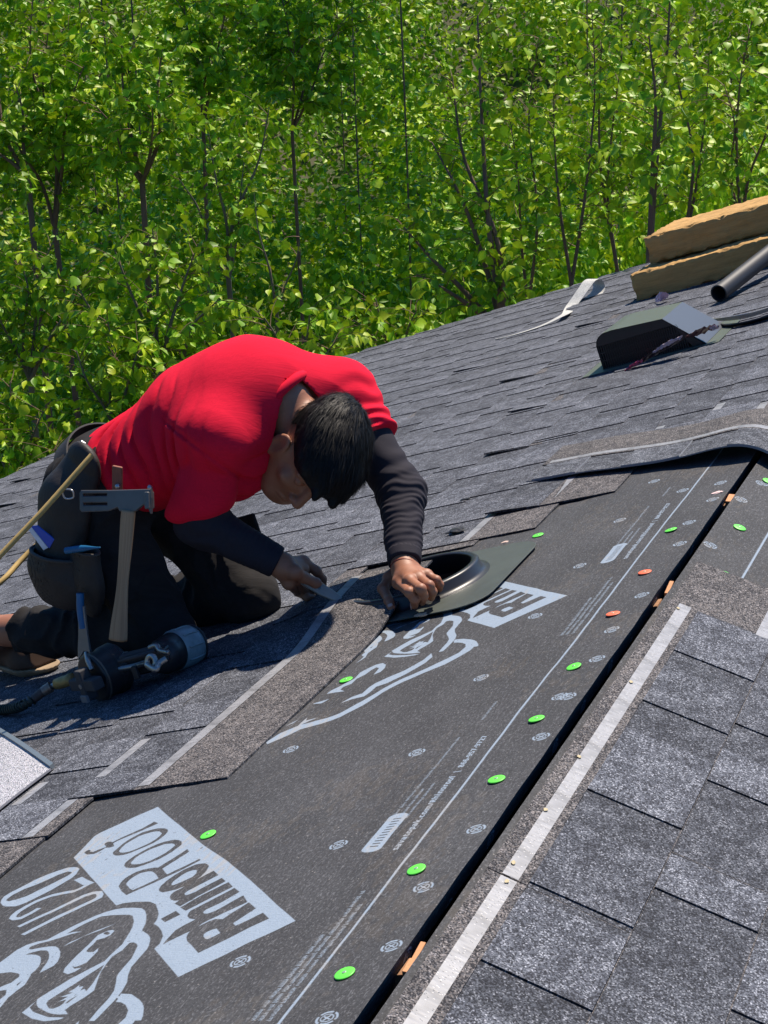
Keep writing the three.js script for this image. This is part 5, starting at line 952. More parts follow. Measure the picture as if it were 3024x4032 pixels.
// utility knife in his right hand
{
  const tip = V(-0.7568, -0.1973, -3.0988), a = V(-0.8407, -0.1564, -3.0898), d = tip.clone().sub(a).normalize(), side = new THREE.Vector3().crossVectors(d, V(-0.25, 0.7, 0.66)).normalize(), flat = new THREE.Vector3().crossVectors(side, d).normalize();
  const t = thing('utility_knife', 'grey metal utility knife held in his right hand cutting the shingle', 'knife', tip.toArray());
  const L = a.distanceTo(tip);
  part('handle', plate([[-0.05, -0.009], [0.02, -0.011], [L * 0.6, -0.012], [L * 0.86, -0.008], [L * 0.965, -0.0028], [L * 0.965, 0.0028], [L * 0.82, 0.0085], [L * 0.45, 0.0125], [0, 0.0105], [-0.05, 0.0085]], a, d, side, flat, 0.015, 0.0035), std(lin(0.36, 0.34, 0.31), { map: T_GRIME, roughness: 0.4 }), t);
  part('blade', plate([[L * 0.94, 0.0025], [L * 0.94, -0.004], [L, -0.0005]], a, d, side, flat, 0.0008, 0.0001), std(lin(0.12, 0.12, 0.13), { metalness: 0.8, roughness: 0.35 }), t);
  part('screw', cyl(a.clone().addScaledVector(d, L * 0.35).addScaledVector(flat, 0.0072), a.clone().addScaledVector(d, L * 0.35).addScaledVector(flat, 0.0086), 0.004, 0.004, 14), std(lin(0.2, 0.19, 0.17), { metalness: 0.8, roughness: 0.4 }), t);
}
// tool belt with pouches on his right hip
const M_LEATHER = std(lin(0.02, 0.016, 0.0145), { map: T_GRIME, bumpMap: T_SPECK, bumpScale: 0.001, roughness: 0.65 });
{
  const t = thing('tool_belt', 'worn black leather tool belt with hanging pouches on his right hip', 'tool belt', V(-1.2919, 0.0514, -3.02).toArray());
  const n1 = new THREE.Vector3().crossVectors(hemN, WID).normalize(), n2 = WID.clone().addScaledVector(hemN, -WID.dot(hemN)).normalize(), bc = hemC.clone().addScaledVector(hemN, -0.03);
  const belt2 = slab(60, 2, (a, b) => bc.clone().addScaledVector(n1, 0.12 * Math.cos(a * 6.2832)).addScaledVector(n2, 0.155 * Math.sin(a * 6.2832)).addScaledVector(hemN, (b - 0.5) * 0.05).toArray(), 0.004, (a) => n1.clone().multiplyScalar(Math.cos(a * 6.2832)).addScaledVector(n2, Math.sin(a * 6.2832)).toArray());
  part('belt', belt2, M_LEATHER, t);
  const bag = (pts, r, open, k) => (p) => { let d = 9; for (let i = 0; i + 1 < pts.length; i++) { const q = capW(p, pts[i], pts[i + 1], r[i], r[i + 1], WID, 0.42); d = i ? smin(d, q, 0.03) : q; } d -= 0.004 * fbm(p.x * 12 + k, p.y * 12, p.z * 12, 2); return d; };
  // rear pouch: back leaf, then the bellied bag with an open top
  const leafPts = [V(-1.3202, 0.0956, -3), V(-1.3743, -0.0096, -2.985), V(-1.3888, -0.1088, -2.975)];
  part('pouch_back', surface(bag(leafPts, [0.055, 0.078, 0.085], false, 1), bounds(leafPts, 0.11), 0.006), M_LEATHER, t);
  const b1 = [V(-1.383, -0.1133, -2.955), V(-1.39, -0.1452, -2.95), V(-1.3495, -0.166, -2.945)];
  const rim = V(-1.3847, -0.0987, -2.95), rimN = V(-1.3707, -0.0335, -2.95).sub(V(-1.3696, -0.14, -2.95)).normalize();
  const bagF = (p) => { const d = bag(b1, [0.082, 0.083, 0.058], false, 3)(p); return smax(smax(d, -(d + 0.013), 0.002), plane(p, rim, rimN), 0.004); };
  part('pouch', surface(bagF, bounds(b1, 0.12), 0.005), M_LEATHER, t);
  const b2 = [V(-1.2888, -0.0815, -2.925), V(-1.2898, -0.1523, -2.925), V(-1.2877, -0.1936, -2.925)];
  const rim2 = V(-1.2909, -0.0712, -2.925);
  const bag2 = (p) => { const d = bag(b2, [0.05, 0.05, 0.034], false, 7)(p); return smax(smax(d, -(d + 0.012), 0.002), plane(p, rim2, rimN), 0.004); };
  part('pouch', surface(bag2, bounds(b2, 0.08), 0.0045), M_LEATHER, t);
  // bound rims round the pouch mouths
  const mouth = (F, c, n) => { const a = new THREE.Vector3().crossVectors(n, V(0.3, 0.2, 1)).normalize(), b = new THREE.Vector3().crossVectors(n, a); return Array.from({ length: 36 }, (_, i) => { const d = a.clone().multiplyScalar(Math.cos(i / 36 * 6.2832)).addScaledVector(b, Math.sin(i / 36 * 6.2832)); let lo = 0, hi = 0.2; for (let k = 0; k < 22; k++) { const m = (lo + hi) / 2; F(c.clone().addScaledVector(d, m)) < 0 ? lo = m : hi = m; } return c.clone().addScaledVector(d, lo - 0.001).addScaledVector(n, -0.002); }); };
  const M_TRIM = std(lin(0.05, 0.045, 0.042), { map: T_GRIME, roughness: 0.75 });
  const c1 = b1[0].clone().addScaledVector(rimN, -plane(b1[0], rim, rimN)), c2 = b2[0].clone().addScaledVector(rimN, -plane(b2[0], rim2, rimN));
  part('pouch_rim', tube(mouth(bag(b1, [0.082, 0.083, 0.058], false, 3), c1, rimN), 0.0045, 6, 90, true), M_TRIM, t);
  part('pouch_rim', tube(mouth(bag(b2, [0.05, 0.05, 0.034], false, 7), c2, rimN), 0.0035, 6, 90, true), M_TRIM, t);
  // buckles and rivets
  const M_STEEL = std(lin(0.5, 0.5, 0.5), { metalness: 0.9, roughness: 0.35 });
  const bk = V(-1.3207, 0.05, -2.93); part('buckle', [tube([bk.clone().add(V(-0.013, 0.007, 0)), bk.clone().add(V(0.011, 0.009, 0)), bk.clone().add(V(0.013, -0.006, 0)), bk.clone().add(V(-0.009, -0.01, 0))], 0.002, 6, 30, true)], M_STEEL, t);
  part('clip', box(V(-1.3239, 0.1328, -3), V(0.5, 0.86, 0).normalize(), V(-0.86, 0.5, 0).normalize(), V(0, 0, 1), 0.018, 0.007, 0.003, 0.002), M_STEEL, t);
  for (const c of [V(-1.1945, 0.0779, -2.93), V(-1.1278, 0.0748, -2.95)]) part('rivet', new THREE.SphereGeometry(0.006, 12, 8).translate(c.x, c.y, c.z), M_STEEL, t);
  part('hammer_loop', box(V(-1.2009, 0.08, -2.94), V(0.1, 1, 0).normalize(), V(1, -0.1, 0).normalize(), V(0, 0, 1), 0.04, 0.012, 0.004, 0.003), std(lin(0.3, 0.1, 0.06), { map: T_GRIME, roughness: 0.7 }), t);
}
// roofing hatchet hanging at his hip
{
  const u = 2.87, c = V(-1.1359, 0.0455, -2.87), t = thing('roofing_hatchet', 'roofing hammer with slotted steel head and long wooden handle hanging at his hip', 'hammer', c.toArray());
  const X = V(-1.0755, 0.0759, -2.87).sub(V(-1.2489, 0.0583, -2.87)).normalize(), Zd = V(-0.33, 0.22, 0.92).normalize(), Y = new THREE.Vector3().crossVectors(Zd, X).normalize(), Z2 = new THREE.Vector3().crossVectors(X, Y).normalize();
  const m = X.length() && V(-1.0755, 0.0759, -2.87).distanceTo(V(-1.2489, 0.0583, -2.87)) / 390;   // metres per unit of the outline
  const O = V(-1.2502, 0.0561, -2.87), q = ([x, y]) => [(x - 440) * m, -(y - 1075) * m];
  const hd = [[440, 1030], [450, 1018], [600, 1020], [830, 1018], [832, 1060], [826, 1132], [812, 1100], [790, 1090], [762, 1108], [745, 1120], [660, 1120], [648, 1102], [600, 1118], [450, 1122], [438, 1110]].map(q);
  const slot = (y) => [[460, y - 5], [592, y - 5], [592, y + 6], [460, y + 6]].map(q).reverse();
  const M_ST = std(lin(0.13, 0.13, 0.13), { map: T_GRIME, metalness: 0.35, roughness: 0.42 });
  part('hammer_head', plate(hd, O, X, Y, Z2, 0.011, 0.002, [slot(1040), slot(1083)]), M_ST, t);
  part('striking_face', box(O.clone().addScaledVector(X, 376 * m).addScaledVector(Y, 5 * m), X, Y, Z2, 12 * m, 40 * m, 0.0125, 0.003), M_ST, t);
  const pts = [[702, 1112], [692, 1180], [682, 1260], [672, 1340], [655, 1480], [638, 1620], [622, 1740], [612, 1825]].map(([x, y], i) => O.clone().addScaledVector(X, (x - 440) * m).addScaledVector(Y, -(1112 - 1075 + (y - 1112) * 0.86) * m).addScaledVector(Z2, -0.002 * i));
  const g = tube(pts, (k) => 40 * m * (0.82 + 0.1 * Math.cos(k * 5) + 0.34 * sstep(k, 0.5, 1)), 18, 50), inv = new THREE.Matrix4().makeBasis(X, Y, Z2).setPosition(O), fw = inv.clone().invert();
  g.applyMatrix4(fw); g.scale(1, 1, 0.62); g.applyMatrix4(inv); g.computeVertexNormals();
  const T_GRAIN = data(256, 256, (x, y) => { const n = vnoise(x / 3, y / 60, 85, 191) * 0.6 + vnoise(x / 9, y / 120, 28, 192) * 0.4; return [0.55 + 0.5 * n, 0.5 + 0.5 * n, 0.45 + 0.5 * n]; }); T_GRAIN.repeat.set(6, 3);
  part('handle', g, std(lin(0.42, 0.28, 0.165), { map: T_GRAIN, roughness: 0.7 }), t);
}
// blue pry hammer in the small pouch
{
  const M_BLUE = std(lin(0.012, 0.14, 0.32), { map: T_GRIME, roughness: 0.4 }), M_BARE = std(lin(0.3, 0.29, 0.28), { map: T_GRIME, metalness: 0.6, roughness: 0.45 });
  const t = thing('pry_bar', 'small blue painted pry bar with forked end hanging through the pouch', 'pry bar', V(-1.2957, -0.203, -2.9).toArray());
  const P = (x, y, d = 0) => [x, y, d];
  const A = V(-1.3205, -0.0692, -2.9), B = V(-1.2759, -0.0596, -2.9), C = V(-1.2326, -0.0536, -2.9), D = V(-1.2883, -0.0671, -2.895), E = V(-1.2844, -0.1581, -2.885), F = V(-1.2842, -0.1946, -2.88), G = V(-1.2789, -0.2349, -2.875), H = V(-1.2769, -0.2714, -2.87);
  part('claw_head', tube([A, B, C], (k) => 0.0075 * (1 - 0.75 * sstep(k, 0.4, 1)), 10, 24), M_BLUE, t);
  part('shaft', tube([E, F, G], 0.0085, 12, 30), M_BLUE, t);
  const dn = H.clone().sub(G).normalize(), sd = new THREE.Vector3().crossVectors(dn, V(0, 0, 1)).normalize(), fz = new THREE.Vector3().crossVectors(dn, sd).normalize();
  part('forked_end', plate([[-0.05, -0.008], [0.012, -0.0115], [0.05, -0.016], [0.072, -0.017], [0.05, -0.001], [0.072, 0.016], [0.05, 0.016], [0.012, 0.0115], [-0.05, 0.008]], G, dn, sd, fz, 0.007, 0.0015), M_BARE, t);
  const t2 = thing('blue_packet', 'folded blue and white packet sticking up out of the rear pouch', 'packet', V(-1.4313, -0.0451, -2.95).toArray());
  const ex = V(-1.3981, -0.0715, -2.95).sub(V(-1.4459, -0.0394, -2.95)).normalize(), ez = V(-0.3, 0.2, 0.93).normalize(), ey = new THREE.Vector3().crossVectors(ez, ex).normalize(), e3 = new THREE.Vector3().crossVectors(ex, ey).normalize(), o = V(-1.4156, -0.0522, -2.94);
  part('blue_side', plate([[-0.022, 0.004], [0.04, -0.012], [0.04, 0.016], [-0.01, 0.016]], o, ex, ey, e3, 0.004, 0.0008), std(lin(0.02, 0.09, 0.5), { roughness: 0.35 }), t2);
  part('white_side', plate([[-0.03, -0.006], [0.03, -0.026], [0.036, -0.013], [-0.02, 0.003]], o, ex, ey, e3, 0.0035, 0.0008), std(lin(0.7, 0.74, 0.8), { roughness: 0.35 }), t2);
}
// yellow lines running off to the lower left
{
  const M_ROPE = std(lin(0.5, 0.34, 0.11), { map: T_GRIME, bumpMap: T_CLOTH, bumpScale: 0.001, roughness: 0.7 });
  const a = V(-1.2511, 0.1426, -2.93), b = V(-1.3881, -0.0498, -2.72), b2 = V(-1.4423, -0.1547, -2.55);
  const t = thing('yellow_hose', 'taut yellow hose running from his belt down to the left edge', 'hose', a.toArray(), 'yellow hose lengths beside the roofer'); part('hose', tube([a, a.clone().lerp(b, 0.5).add(V(0, -0.004, 0)), b, b2], 0.0062, 12, 60), M_ROPE, t);
  const t2 = thing('yellow_hose', 'slack lower yellow hose coming out from behind the pouch', 'hose', V(-1.5785, -0.1771, -3.1).toArray(), 'yellow hose lengths beside the roofer');
  part('hose', tube([V(-1.5158, -0.1273, -3.12), V(-1.5477, -0.1551, -3.1), V(-1.562, -0.1773, -3.06), V(-1.5652, -0.1971, -3), V(-1.585, -0.2183, -2.95)], 0.0066, 12, 50), M_ROPE, t2);
}
// coil nail gun lying on the shingles, its hose going off to the left
{
  const t = thing('nail_gun', 'black pneumatic coil nail gun with grey cap lying on shingles before his knee', 'nail gun', V(-1.2424, -0.3753, -2.8683).toArray());
  const M_GB = std(lin(0.022, 0.022, 0.024), { map: T_GRIME, roughness: 0.45 }), M_RUB = std(lin(0.04, 0.04, 0.044), { roughness: 0.8 }), M_STEEL = std(lin(0.42, 0.41, 0.39), { map: T_GRIME, metalness: 0.85, roughness: 0.38 }), M_CAP = std(lin(0.27, 0.36, 0.37), { map: T_GRIME, roughness: 0.35 });
  const c0 = V(-1.2062, -0.3076, -2.7837), c1 = V(-1.1869, -0.3016, -2.8326);       // magazine axis, near end first
  const far = c1.clone().addScaledVector(c1.clone().sub(c0).normalize(), 0.02), dr = c1.clone().sub(c0).normalize(), len = c0.distanceTo(c1) + 0.02;
  part('magazine', turned(c0, c1, [[0, 0], [0.047, 0], [0.053, 0.003], [0.0545, 0.01], [0.052, 0.012], [0.052, len * 0.55], [0.0545, len * 0.57], [0.0545, len * 0.9], [0.05, len], [0, len]], 56), M_GB, t);
  for (let i = 0; i < 7; i++) part('cooling_rib', new THREE.TorusGeometry(0.0538, 0.0014, 6, 48).applyQuaternion(new THREE.Quaternion().setFromUnitVectors(V(0, 0, 1), dr)).translate(...c0.clone().addScaledVector(dr, len * (0.6 + i * 0.05)).toArray()), M_GB, t);
  part('rim', new THREE.TorusGeometry(0.0538, 0.0022, 8, 56).applyQuaternion(new THREE.Quaternion().setFromUnitVectors(V(0, 0, 1), dr)).translate(...c0.clone().addScaledVector(dr, 0.008).toArray()), std(lin(0.14, 0.12, 0.1), { metalness: 0.5, roughness: 0.45 }), t);
  // end cap: crossed rubber pads on the near face
  const X = V(-1.1088, -0.2501, -2.6977).sub(V(-1.1863, -0.2742, -2.6843)).normalize(), Zc = dr.clone().negate(), Y = new THREE.Vector3().crossVectors(Zc, X).normalize(), X2 = new THREE.Vector3().crossVectors(Y, Zc).normalize(), e = V(-1.1978, -0.3029, -2.7652).addScaledVector(Zc, 0.012);
  part('end_block', box(e, X2, Y, Zc, 0.048, 0.013, 0.014, 0.004), M_RUB, t);
  part('end_block', box(e.clone().addScaledVector(Zc, 0.002), X2, Y, Zc, 0.012, 0.034, 0.0135, 0.004), M_RUB, t);
  part('end_pad', box(e.clone().addScaledVector(Zc, 0.0155).addScaledVector(Y, -0.028), X2, Y, Zc, 0.012, 0.008, 0.004, 0.002), std(lin(0.16, 0.16, 0.17), { roughness: 0.6 }), t);
  part('end_screw', cyl(e.clone().addScaledVector(Zc, 0.013), e.clone().addScaledVector(Zc, 0.017), 0.0055, 0.005, 16), M_STEEL, t);
  // steel hook strap over the drum
  part('strap', tube([V(-1.2249, -0.2568, -2.7983), V(-1.2039, -0.2608, -2.7712), V(-1.189, -0.2729, -2.7596)], 0.006, 8, 16), M_STEEL, t);
  // body rail to the nose, trigger works, ring
  const n0 = V(-1.1732, -0.291, -2.8342), n1 = V(-1.0615, -0.2563, -2.852);
  const bd = n1.clone().sub(n0).normalize(), by = EN.clone().addScaledVector(bd, -EN.dot(bd)).normalize(), bz = new THREE.Vector3().crossVectors(bd, by);
  part('body_rail', box(n0.clone().lerp(n1, 0.5), bd, by, bz, n0.distanceTo(n1) / 2 + 0.008, 0.016, 0.02, 0.005), M_GB, t);
  part('body_top', box(V(-1.0903, -0.2391, -2.7971), bd, by, bz, 0.045, 0.008, 0.013, 0.004), M_RUB, t);
  part('nose_body', box(V(-1.1312, -0.2968, -2.8773), bd, by, bz, 0.045, 0.022, 0.018, 0.006), M_GB, t);
  part('air_line', tube([V(-1.1379, -0.2591, -2.7882), V(-1.0801, -0.2307, -2.7622), V(-1.0481, -0.2228, -2.7835)], 0.0045, 10, 24), M_RUB, t);
  part('lower_rail', tube([V(-1.154, -0.2851, -2.8033), V(-1.1202, -0.2767, -2.808), V(-1.0852, -0.2637, -2.811)], 0.006, 10, 20), M_STEEL, t);
  part('nut', cyl(V(-1.1716, -0.2759, -2.834), V(-1.1457, -0.2678, -2.8297), 0.013, 0.013, 8), M_STEEL, t);
  part('nut', cyl(V(-1.1457, -0.2678, -2.8297), V(-1.141, -0.2664, -2.8297), 0.009, 0.009, 12), M_GB, t);
  const rc = V(-1.032, -0.2283, -2.7426), rz = V(-0.32, 0.3, 0.9).normalize();
  part('ring_bracket', new THREE.TorusGeometry(0.0125, 0.0058, 12, 28).applyQuaternion(new THREE.Quaternion().setFromUnitVectors(V(0, 0, 1), rz)).translate(rc.x, rc.y, rc.z), M_STEEL, t);
  part('bracket_arm', tube([V(-1.0423, -0.2357, -2.7414), V(-1.0082, -0.2314, -2.7202), V(-1.0096, -0.2256, -2.737), V(-0.9986, -0.218, -2.7467)], 0.0065, 8, 24), M_STEEL, t);
  part('bracket_arm', tube([V(-1.0666, -0.2223, -2.7969), V(-1.0489, -0.2147, -2.7937), V(-1.0338, -0.2184, -2.7821), V(-1.0057, -0.2139, -2.7675)], 0.006, 8, 24), M_STEEL, t);
  part('trigger_pin', box(V(-1.1001, -0.2788, -2.7872), bd, by, bz, 0.006, 0.014, 0.006, 0.002), M_GB, t);
  // cylinder housing and its grey cap
  const h0 = V(-1.0825, -0.2712, -2.8437), h1 = V(-1.074, -0.2749, -2.9056), h2 = V(-1.057, -0.2801, -2.9691);
  part('cylinder_housing', turned(h0, h1, [[0, 0], [0.024, 0], [0.034, 0.01], [0.039, 0.024], [0.042, h0.distanceTo(h1)], [0, h0.distanceTo(h1)]], 40), M_GB, t);
  const L2 = h1.distanceTo(h2);
  part('grey_cap', turned(h1, h2, [[0.041, -0.002], [0.044, 0], [0.0445, L2 * 0.55], [0.042, L2 * 0.85], [0.037, L2 * 0.97], [0.022, L2], [0, L2]], 44), M_CAP, t);
  const cd = h2.clone().sub(h1).normalize(), c1n = V(-0.2, 0.35, 0.9).addScaledVector(cd, -V(-0.2, 0.35, 0.9).dot(cd)).normalize(), c2n = new THREE.Vector3().crossVectors(cd, c1n);
  for (const a of [-0.9, -0.25, 0.4, 1.05, 1.7]) { const o = c1n.clone().multiplyScalar(Math.cos(a)).addScaledVector(c2n, Math.sin(a)); part('cap_rib', tube([h1.clone().addScaledVector(o, 0.0448).addScaledVector(cd, 0.006), h1.clone().addScaledVector(o, 0.0455).addScaledVector(cd, L2 * 0.5), h1.clone().addScaledVector(o, 0.039).addScaledVector(cd, L2 * 0.95)], 0.0022, 6, 14), M_CAP, t); }
  part('cap_band', new THREE.TorusGeometry(0.0437, 0.0024, 8, 44).applyQuaternion(new THREE.Quaternion().setFromUnitVectors(V(0, 0, 1), cd)).translate(...h1.clone().addScaledVector(cd, L2 * 0.86).toArray()), M_GB, t);
  // air fitting
  const f0 = V(-1.2808, -0.3328, -2.8229), f1 = V(-1.3257, -0.351, -2.8207), f2 = V(-1.3388, -0.3582, -2.8202), f3 = V(-1.3544, -0.3682, -2.8111), f4 = V(-1.37, -0.3815, -2.7933);
  part('brass_fitting', turned(f0, f1, [[0, 0], [0.013, 0], [0.014, 0.012], [0.0125, 0.016], [0.0135, 0.03], [0.012, f0.distanceTo(f1)], [0, f0.distanceTo(f1)]], 20), std(lin(0.42, 0.28, 0.1), { map: T_GRIME, metalness: 0.4, roughness: 0.5 }), t);
  const hose = thing('air_hose', 'dark coiled air hose joined to the nail gun at the left edge', 'air hose', f3.toArray());
  part('coupler', cyl(f1, f2, 0.006, 0.006, 14), M_STEEL, hose);
  part('coupler', cyl(f2, f3, 0.0125, 0.011, 16), std(lin(0.3, 0.22, 0.17), { map: T_GRIME, metalness: 0.6, roughness: 0.45 }), hose);
  part('sleeve', cyl(f3, f4, 0.0105, 0.0095, 16), std(lin(0.1, 0.06, 0.045), { map: T_GRIME, roughness: 0.6 }), hose);
  const core = new THREE.CatmullRomCurve3([f4, V(-1.3878, -0.3912, -2.7827), V(-1.4223, -0.4103, -2.7951), V(-1.4598, -0.4261, -2.8119), V(-1.5341, -0.4513, -2.8367)]), hel = [], fr = core.computeFrenetFrames(300);
  for (let i = 0; i <= 300; i++) { const a = i / 300, w = a * 6.2832 * 17, p = core.getPointAt(a); hel.push(p.addScaledVector(fr.normals[i], 0.0095 * Math.cos(w)).addScaledVector(fr.binormals[i], 0.0095 * Math.sin(w))); }
  part('spring_guard', tube(hel, 0.0026, 6, 700), std(lin(0.05, 0.055, 0.04), { metalness: 0.5, roughness: 0.5 }), hose);
  part('hose', tube([f4, ...[1, 2, 3, 4].map((i) => core.getPointAt(i / 4))], 0.0075, 10, 50), std(lin(0.1, 0.11, 0.1), { map: T_GRIME, roughness: 0.6 }), hose);
}

// ---------------------------------------------------------------- trees and brush beyond the roof edge
const T_LEAF = data(128, 256, (x, y) => { const u = (x / 127 - 0.5) * 2, v = y / 255, vein = Math.abs(u) < 0.035 ? 1 : 0, side = Math.abs(((v * 7 - Math.abs(u) * 1.6) % 1 + 1) % 1 - 0.5) < 0.05 ? 0.6 : 0, n = vnoise(x / 8, y / 8, 32, 301); const k = 0.85 + 0.25 * n + 0.25 * Math.max(vein, side); return [k * 0.97, k, k * 0.9]; });
function leafGeo(shape, fold, curl) {     // outline half-widths along the midrib, creased along it, tip curling down; y is the length, z the upper face
  const p = [], uv = [], ix = [], n = shape.length - 1;
  for (let i = 0; i <= n; i++) { const t = i / n, w = shape[i], z = -curl * t * t; p.push(-w, t, z + fold * w, 0, t, z, w, t, z + fold * w); uv.push(0.5 - w, t, 0.5, t, 0.5 + w, t); if (i) { const a = i * 3, b = a - 3; ix.push(b, b + 1, a + 1, b, a + 1, a, b + 1, b + 2, a + 2, b + 1, a + 2, a + 1); } }
  const g = new THREE.BufferGeometry(); g.setAttribute('position', new THREE.Float32BufferAttribute(p, 3)); g.setAttribute('uv', new THREE.Float32BufferAttribute(uv, 2)); g.setIndex(ix); g.computeVertexNormals(); return g;
}
const LEAVES = [leafGeo([0.02, 0.22, 0.32, 0.27, 0.11, 0.005], 0.35, 0.18), leafGeo([0.03, 0.33, 0.42, 0.3, 0.1, 0.005], 0.2, 0.32), leafGeo([0.02, 0.16, 0.25, 0.22, 0.1, 0.005], 0.5, 0.1)];
const leafMat = (r, g, b, o = {}) => new THREE.MeshPhysicalMaterial({ color: lin(r, g, b), map: T_LEAF, roughness: 0.45, specularIntensity: 0.4, transmission: 0.45, thickness: 0, ior: 1.4, side: THREE.DoubleSide, ...o });
const LM = { lime: leafMat(0.5, 0.68, 0.028), fresh: leafMat(0.32, 0.54, 0.025), mid: leafMat(0.2, 0.41, 0.024) };
const M_BARK = std(lin(0.17, 0.105, 0.078), { map: T_GRIME, roughness: 0.9 }), M_GREYBARK = std(lin(0.17, 0.14, 0.11), { map: T_GRIME, roughness: 0.9 }), M_TWIG = std(lin(0.14, 0.085, 0.05), { roughness: 0.85 });
const camPos = camera.position;
const lm = new THREE.Matrix4(), lX = V(0, 0, 0), lY = V(0, 0, 0), lZ = V(0, 0, 0);
function leafMatrix(p, dir, nrm, s) {
  lY.copy(dir).normalize(); lX.crossVectors(lY, nrm).normalize(); lZ.crossVectors(lX, lY);
  return new THREE.Matrix4().makeBasis(lX, lY, lZ).scale(V(s, s, s)).setPosition(p);
}
// leaves as one part of a plant (past what can be picked apart), the ones nearest the camera as meshes of their own
function addCrown(t, list, mats, singles, partName = 'crown') {
  list.sort((a, b) => a.p.distanceToSquared(camPos) - b.p.distanceToSquared(camPos));
  const inFrame = (p) => { const q = p.clone().project(camera); return Math.abs(q.x) < 1 && Math.abs(q.y) < 1 && LPn(p) > -0.6; };
  const own = []; for (const l of list) { if (own.length >= singles) break; if (inFrame(l.p)) own.push(l); }
  const os = new Set(own);
  own.forEach((l) => { const m = new THREE.Mesh(LEAVES[l.k], mats[l.m]); m.name = 'leaf'; m.castShadow = m.receiveShadow = true; m.applyMatrix4(l.mat); m.position.sub(t.position); t.add(m); });
  const rest = list.filter((l) => !os.has(l)), off = new THREE.Matrix4().makeTranslation(-t.position.x, -t.position.y, -t.position.z);
  const merged = mats.map((m, i) => [m, rest.filter((l) => l.m === i)]).filter((q) => q[1].length);
  const host = new THREE.Group(); host.name = partName; host.userData.kind = 'stuff'; t.add(host);
  for (const [m, ls] of merged) for (let k = 0; k < LEAVES.length; k++) {
    const w = ls.filter((l) => l.k === k); if (!w.length) continue;
    const im = new THREE.InstancedMesh(LEAVES[k], m, w.length); im.name = 'leaves'; im.userData.kind = 'stuff'; im.castShadow = im.receiveShadow = true;
    w.forEach((l, i) => { im.setMatrixAt(i, off.clone().multiply(l.mat)); im.setColorAt(i, lin(...l.c)); });
    host.add(im);
  }
}
const LPn = (p) => p.y + 4;   // height above the yard
const tint = () => { const v = rr(0.65, 1.25), y = rr(-0.12, 0.16); return [v * (1 + y), v, v * (1 - y)]; };
// twig with leaves set alternately along it
function twig(list, tubes, a, dir, len, o) {
  const side = new THREE.Vector3().crossVectors(dir, V(rr(-1, 1), rr(0.2, 1), rr(-1, 1))).normalize(), droop = o.droop ?? 0.25;
  const b = a.clone().addScaledVector(dir, len * 0.5).add(V(rr(-0.04, 0.04), rr(0, 0.04), rr(-0.04, 0.04))), c = a.clone().addScaledVector(dir, len).add(V(rr(-0.06, 0.06), -droop * len * rr(0.4, 1.2), rr(-0.06, 0.06)));
  const cv = new THREE.QuadraticBezierCurve3(a, b, c);
  if (o.tubes !== false) { const g = twigTube(cv, o.twigR ?? 0.0035, o.segs ?? 4); tubes.push(g); }
  const n = Math.max(3, Math.round(len / (o.gap ?? 0.045)));
  for (let i = 1; i <= n; i++) {
    const t = 0.12 + 0.88 * i / n, p = cv.getPoint(t), tg = cv.getTangent(t), sg = i % 2 ? 1 : -1;
    for (let q = 0; q < (o.bunch ?? 1); q++) {
      const d = side.clone().multiplyScalar(sg * rr(0.5, 1)).addScaledVector(tg, rr(0.2, 0.9)).add(V(rr(-0.35, 0.35), -rr(0.15, 1.1) * (o.hang ?? 1), rr(-0.35, 0.35))).normalize();
      const nn = V(rr(-0.75, 0.75), rr(0.25, 1), rr(-0.75, 0.75)).normalize(), s = o.size * rr(0.6, 1.2) * (i === n ? 0.7 : 1);
      const pp = p.clone().addScaledVector(d, 0.012), r = rnd(), cum = o.share; let m = 0; while (m < cum.length - 1 && r > cum[m]) m++;
      list.push({ p: pp, mat: leafMatrix(pp, d, nn, s), k: Math.floor(rnd() * LEAVES.length), m, c: tint() });
    }
  }
}
function twigTube(cv, r, n) {       // three-sided and tapering
  const p = [], ix = [];
  for (let i = 0; i <= n; i++) { const t = i / n, c = cv.getPoint(t), tg = cv.getTangent(t), a = new THREE.Vector3().crossVectors(tg, V(0.3, 0.2, 1)).normalize(), b = new THREE.Vector3().crossVectors(tg, a), R = r * (1 - 0.75 * t); for (let j = 0; j < 3; j++) { const q = j / 3 * 6.2832; const v = c.clone().addScaledVector(a, Math.cos(q) * R).addScaledVector(b, Math.sin(q) * R); p.push(v.x, v.y, v.z); } if (i) for (let j = 0; j < 3; j++) { const A = (i - 1) * 3 + j, B = (i - 1) * 3 + (j + 1) % 3; ix.push(A, B, B + 3, A, B + 3, A + 3); } }
  const g = new THREE.BufferGeometry(); g.setAttribute('position', new THREE.Float32BufferAttribute(p, 3)); g.setIndex(ix); g.computeVertexNormals(); g.setAttribute('uv', new THREE.Float32BufferAttribute(new Float32Array(p.length / 3 * 2), 2)); return g;
}
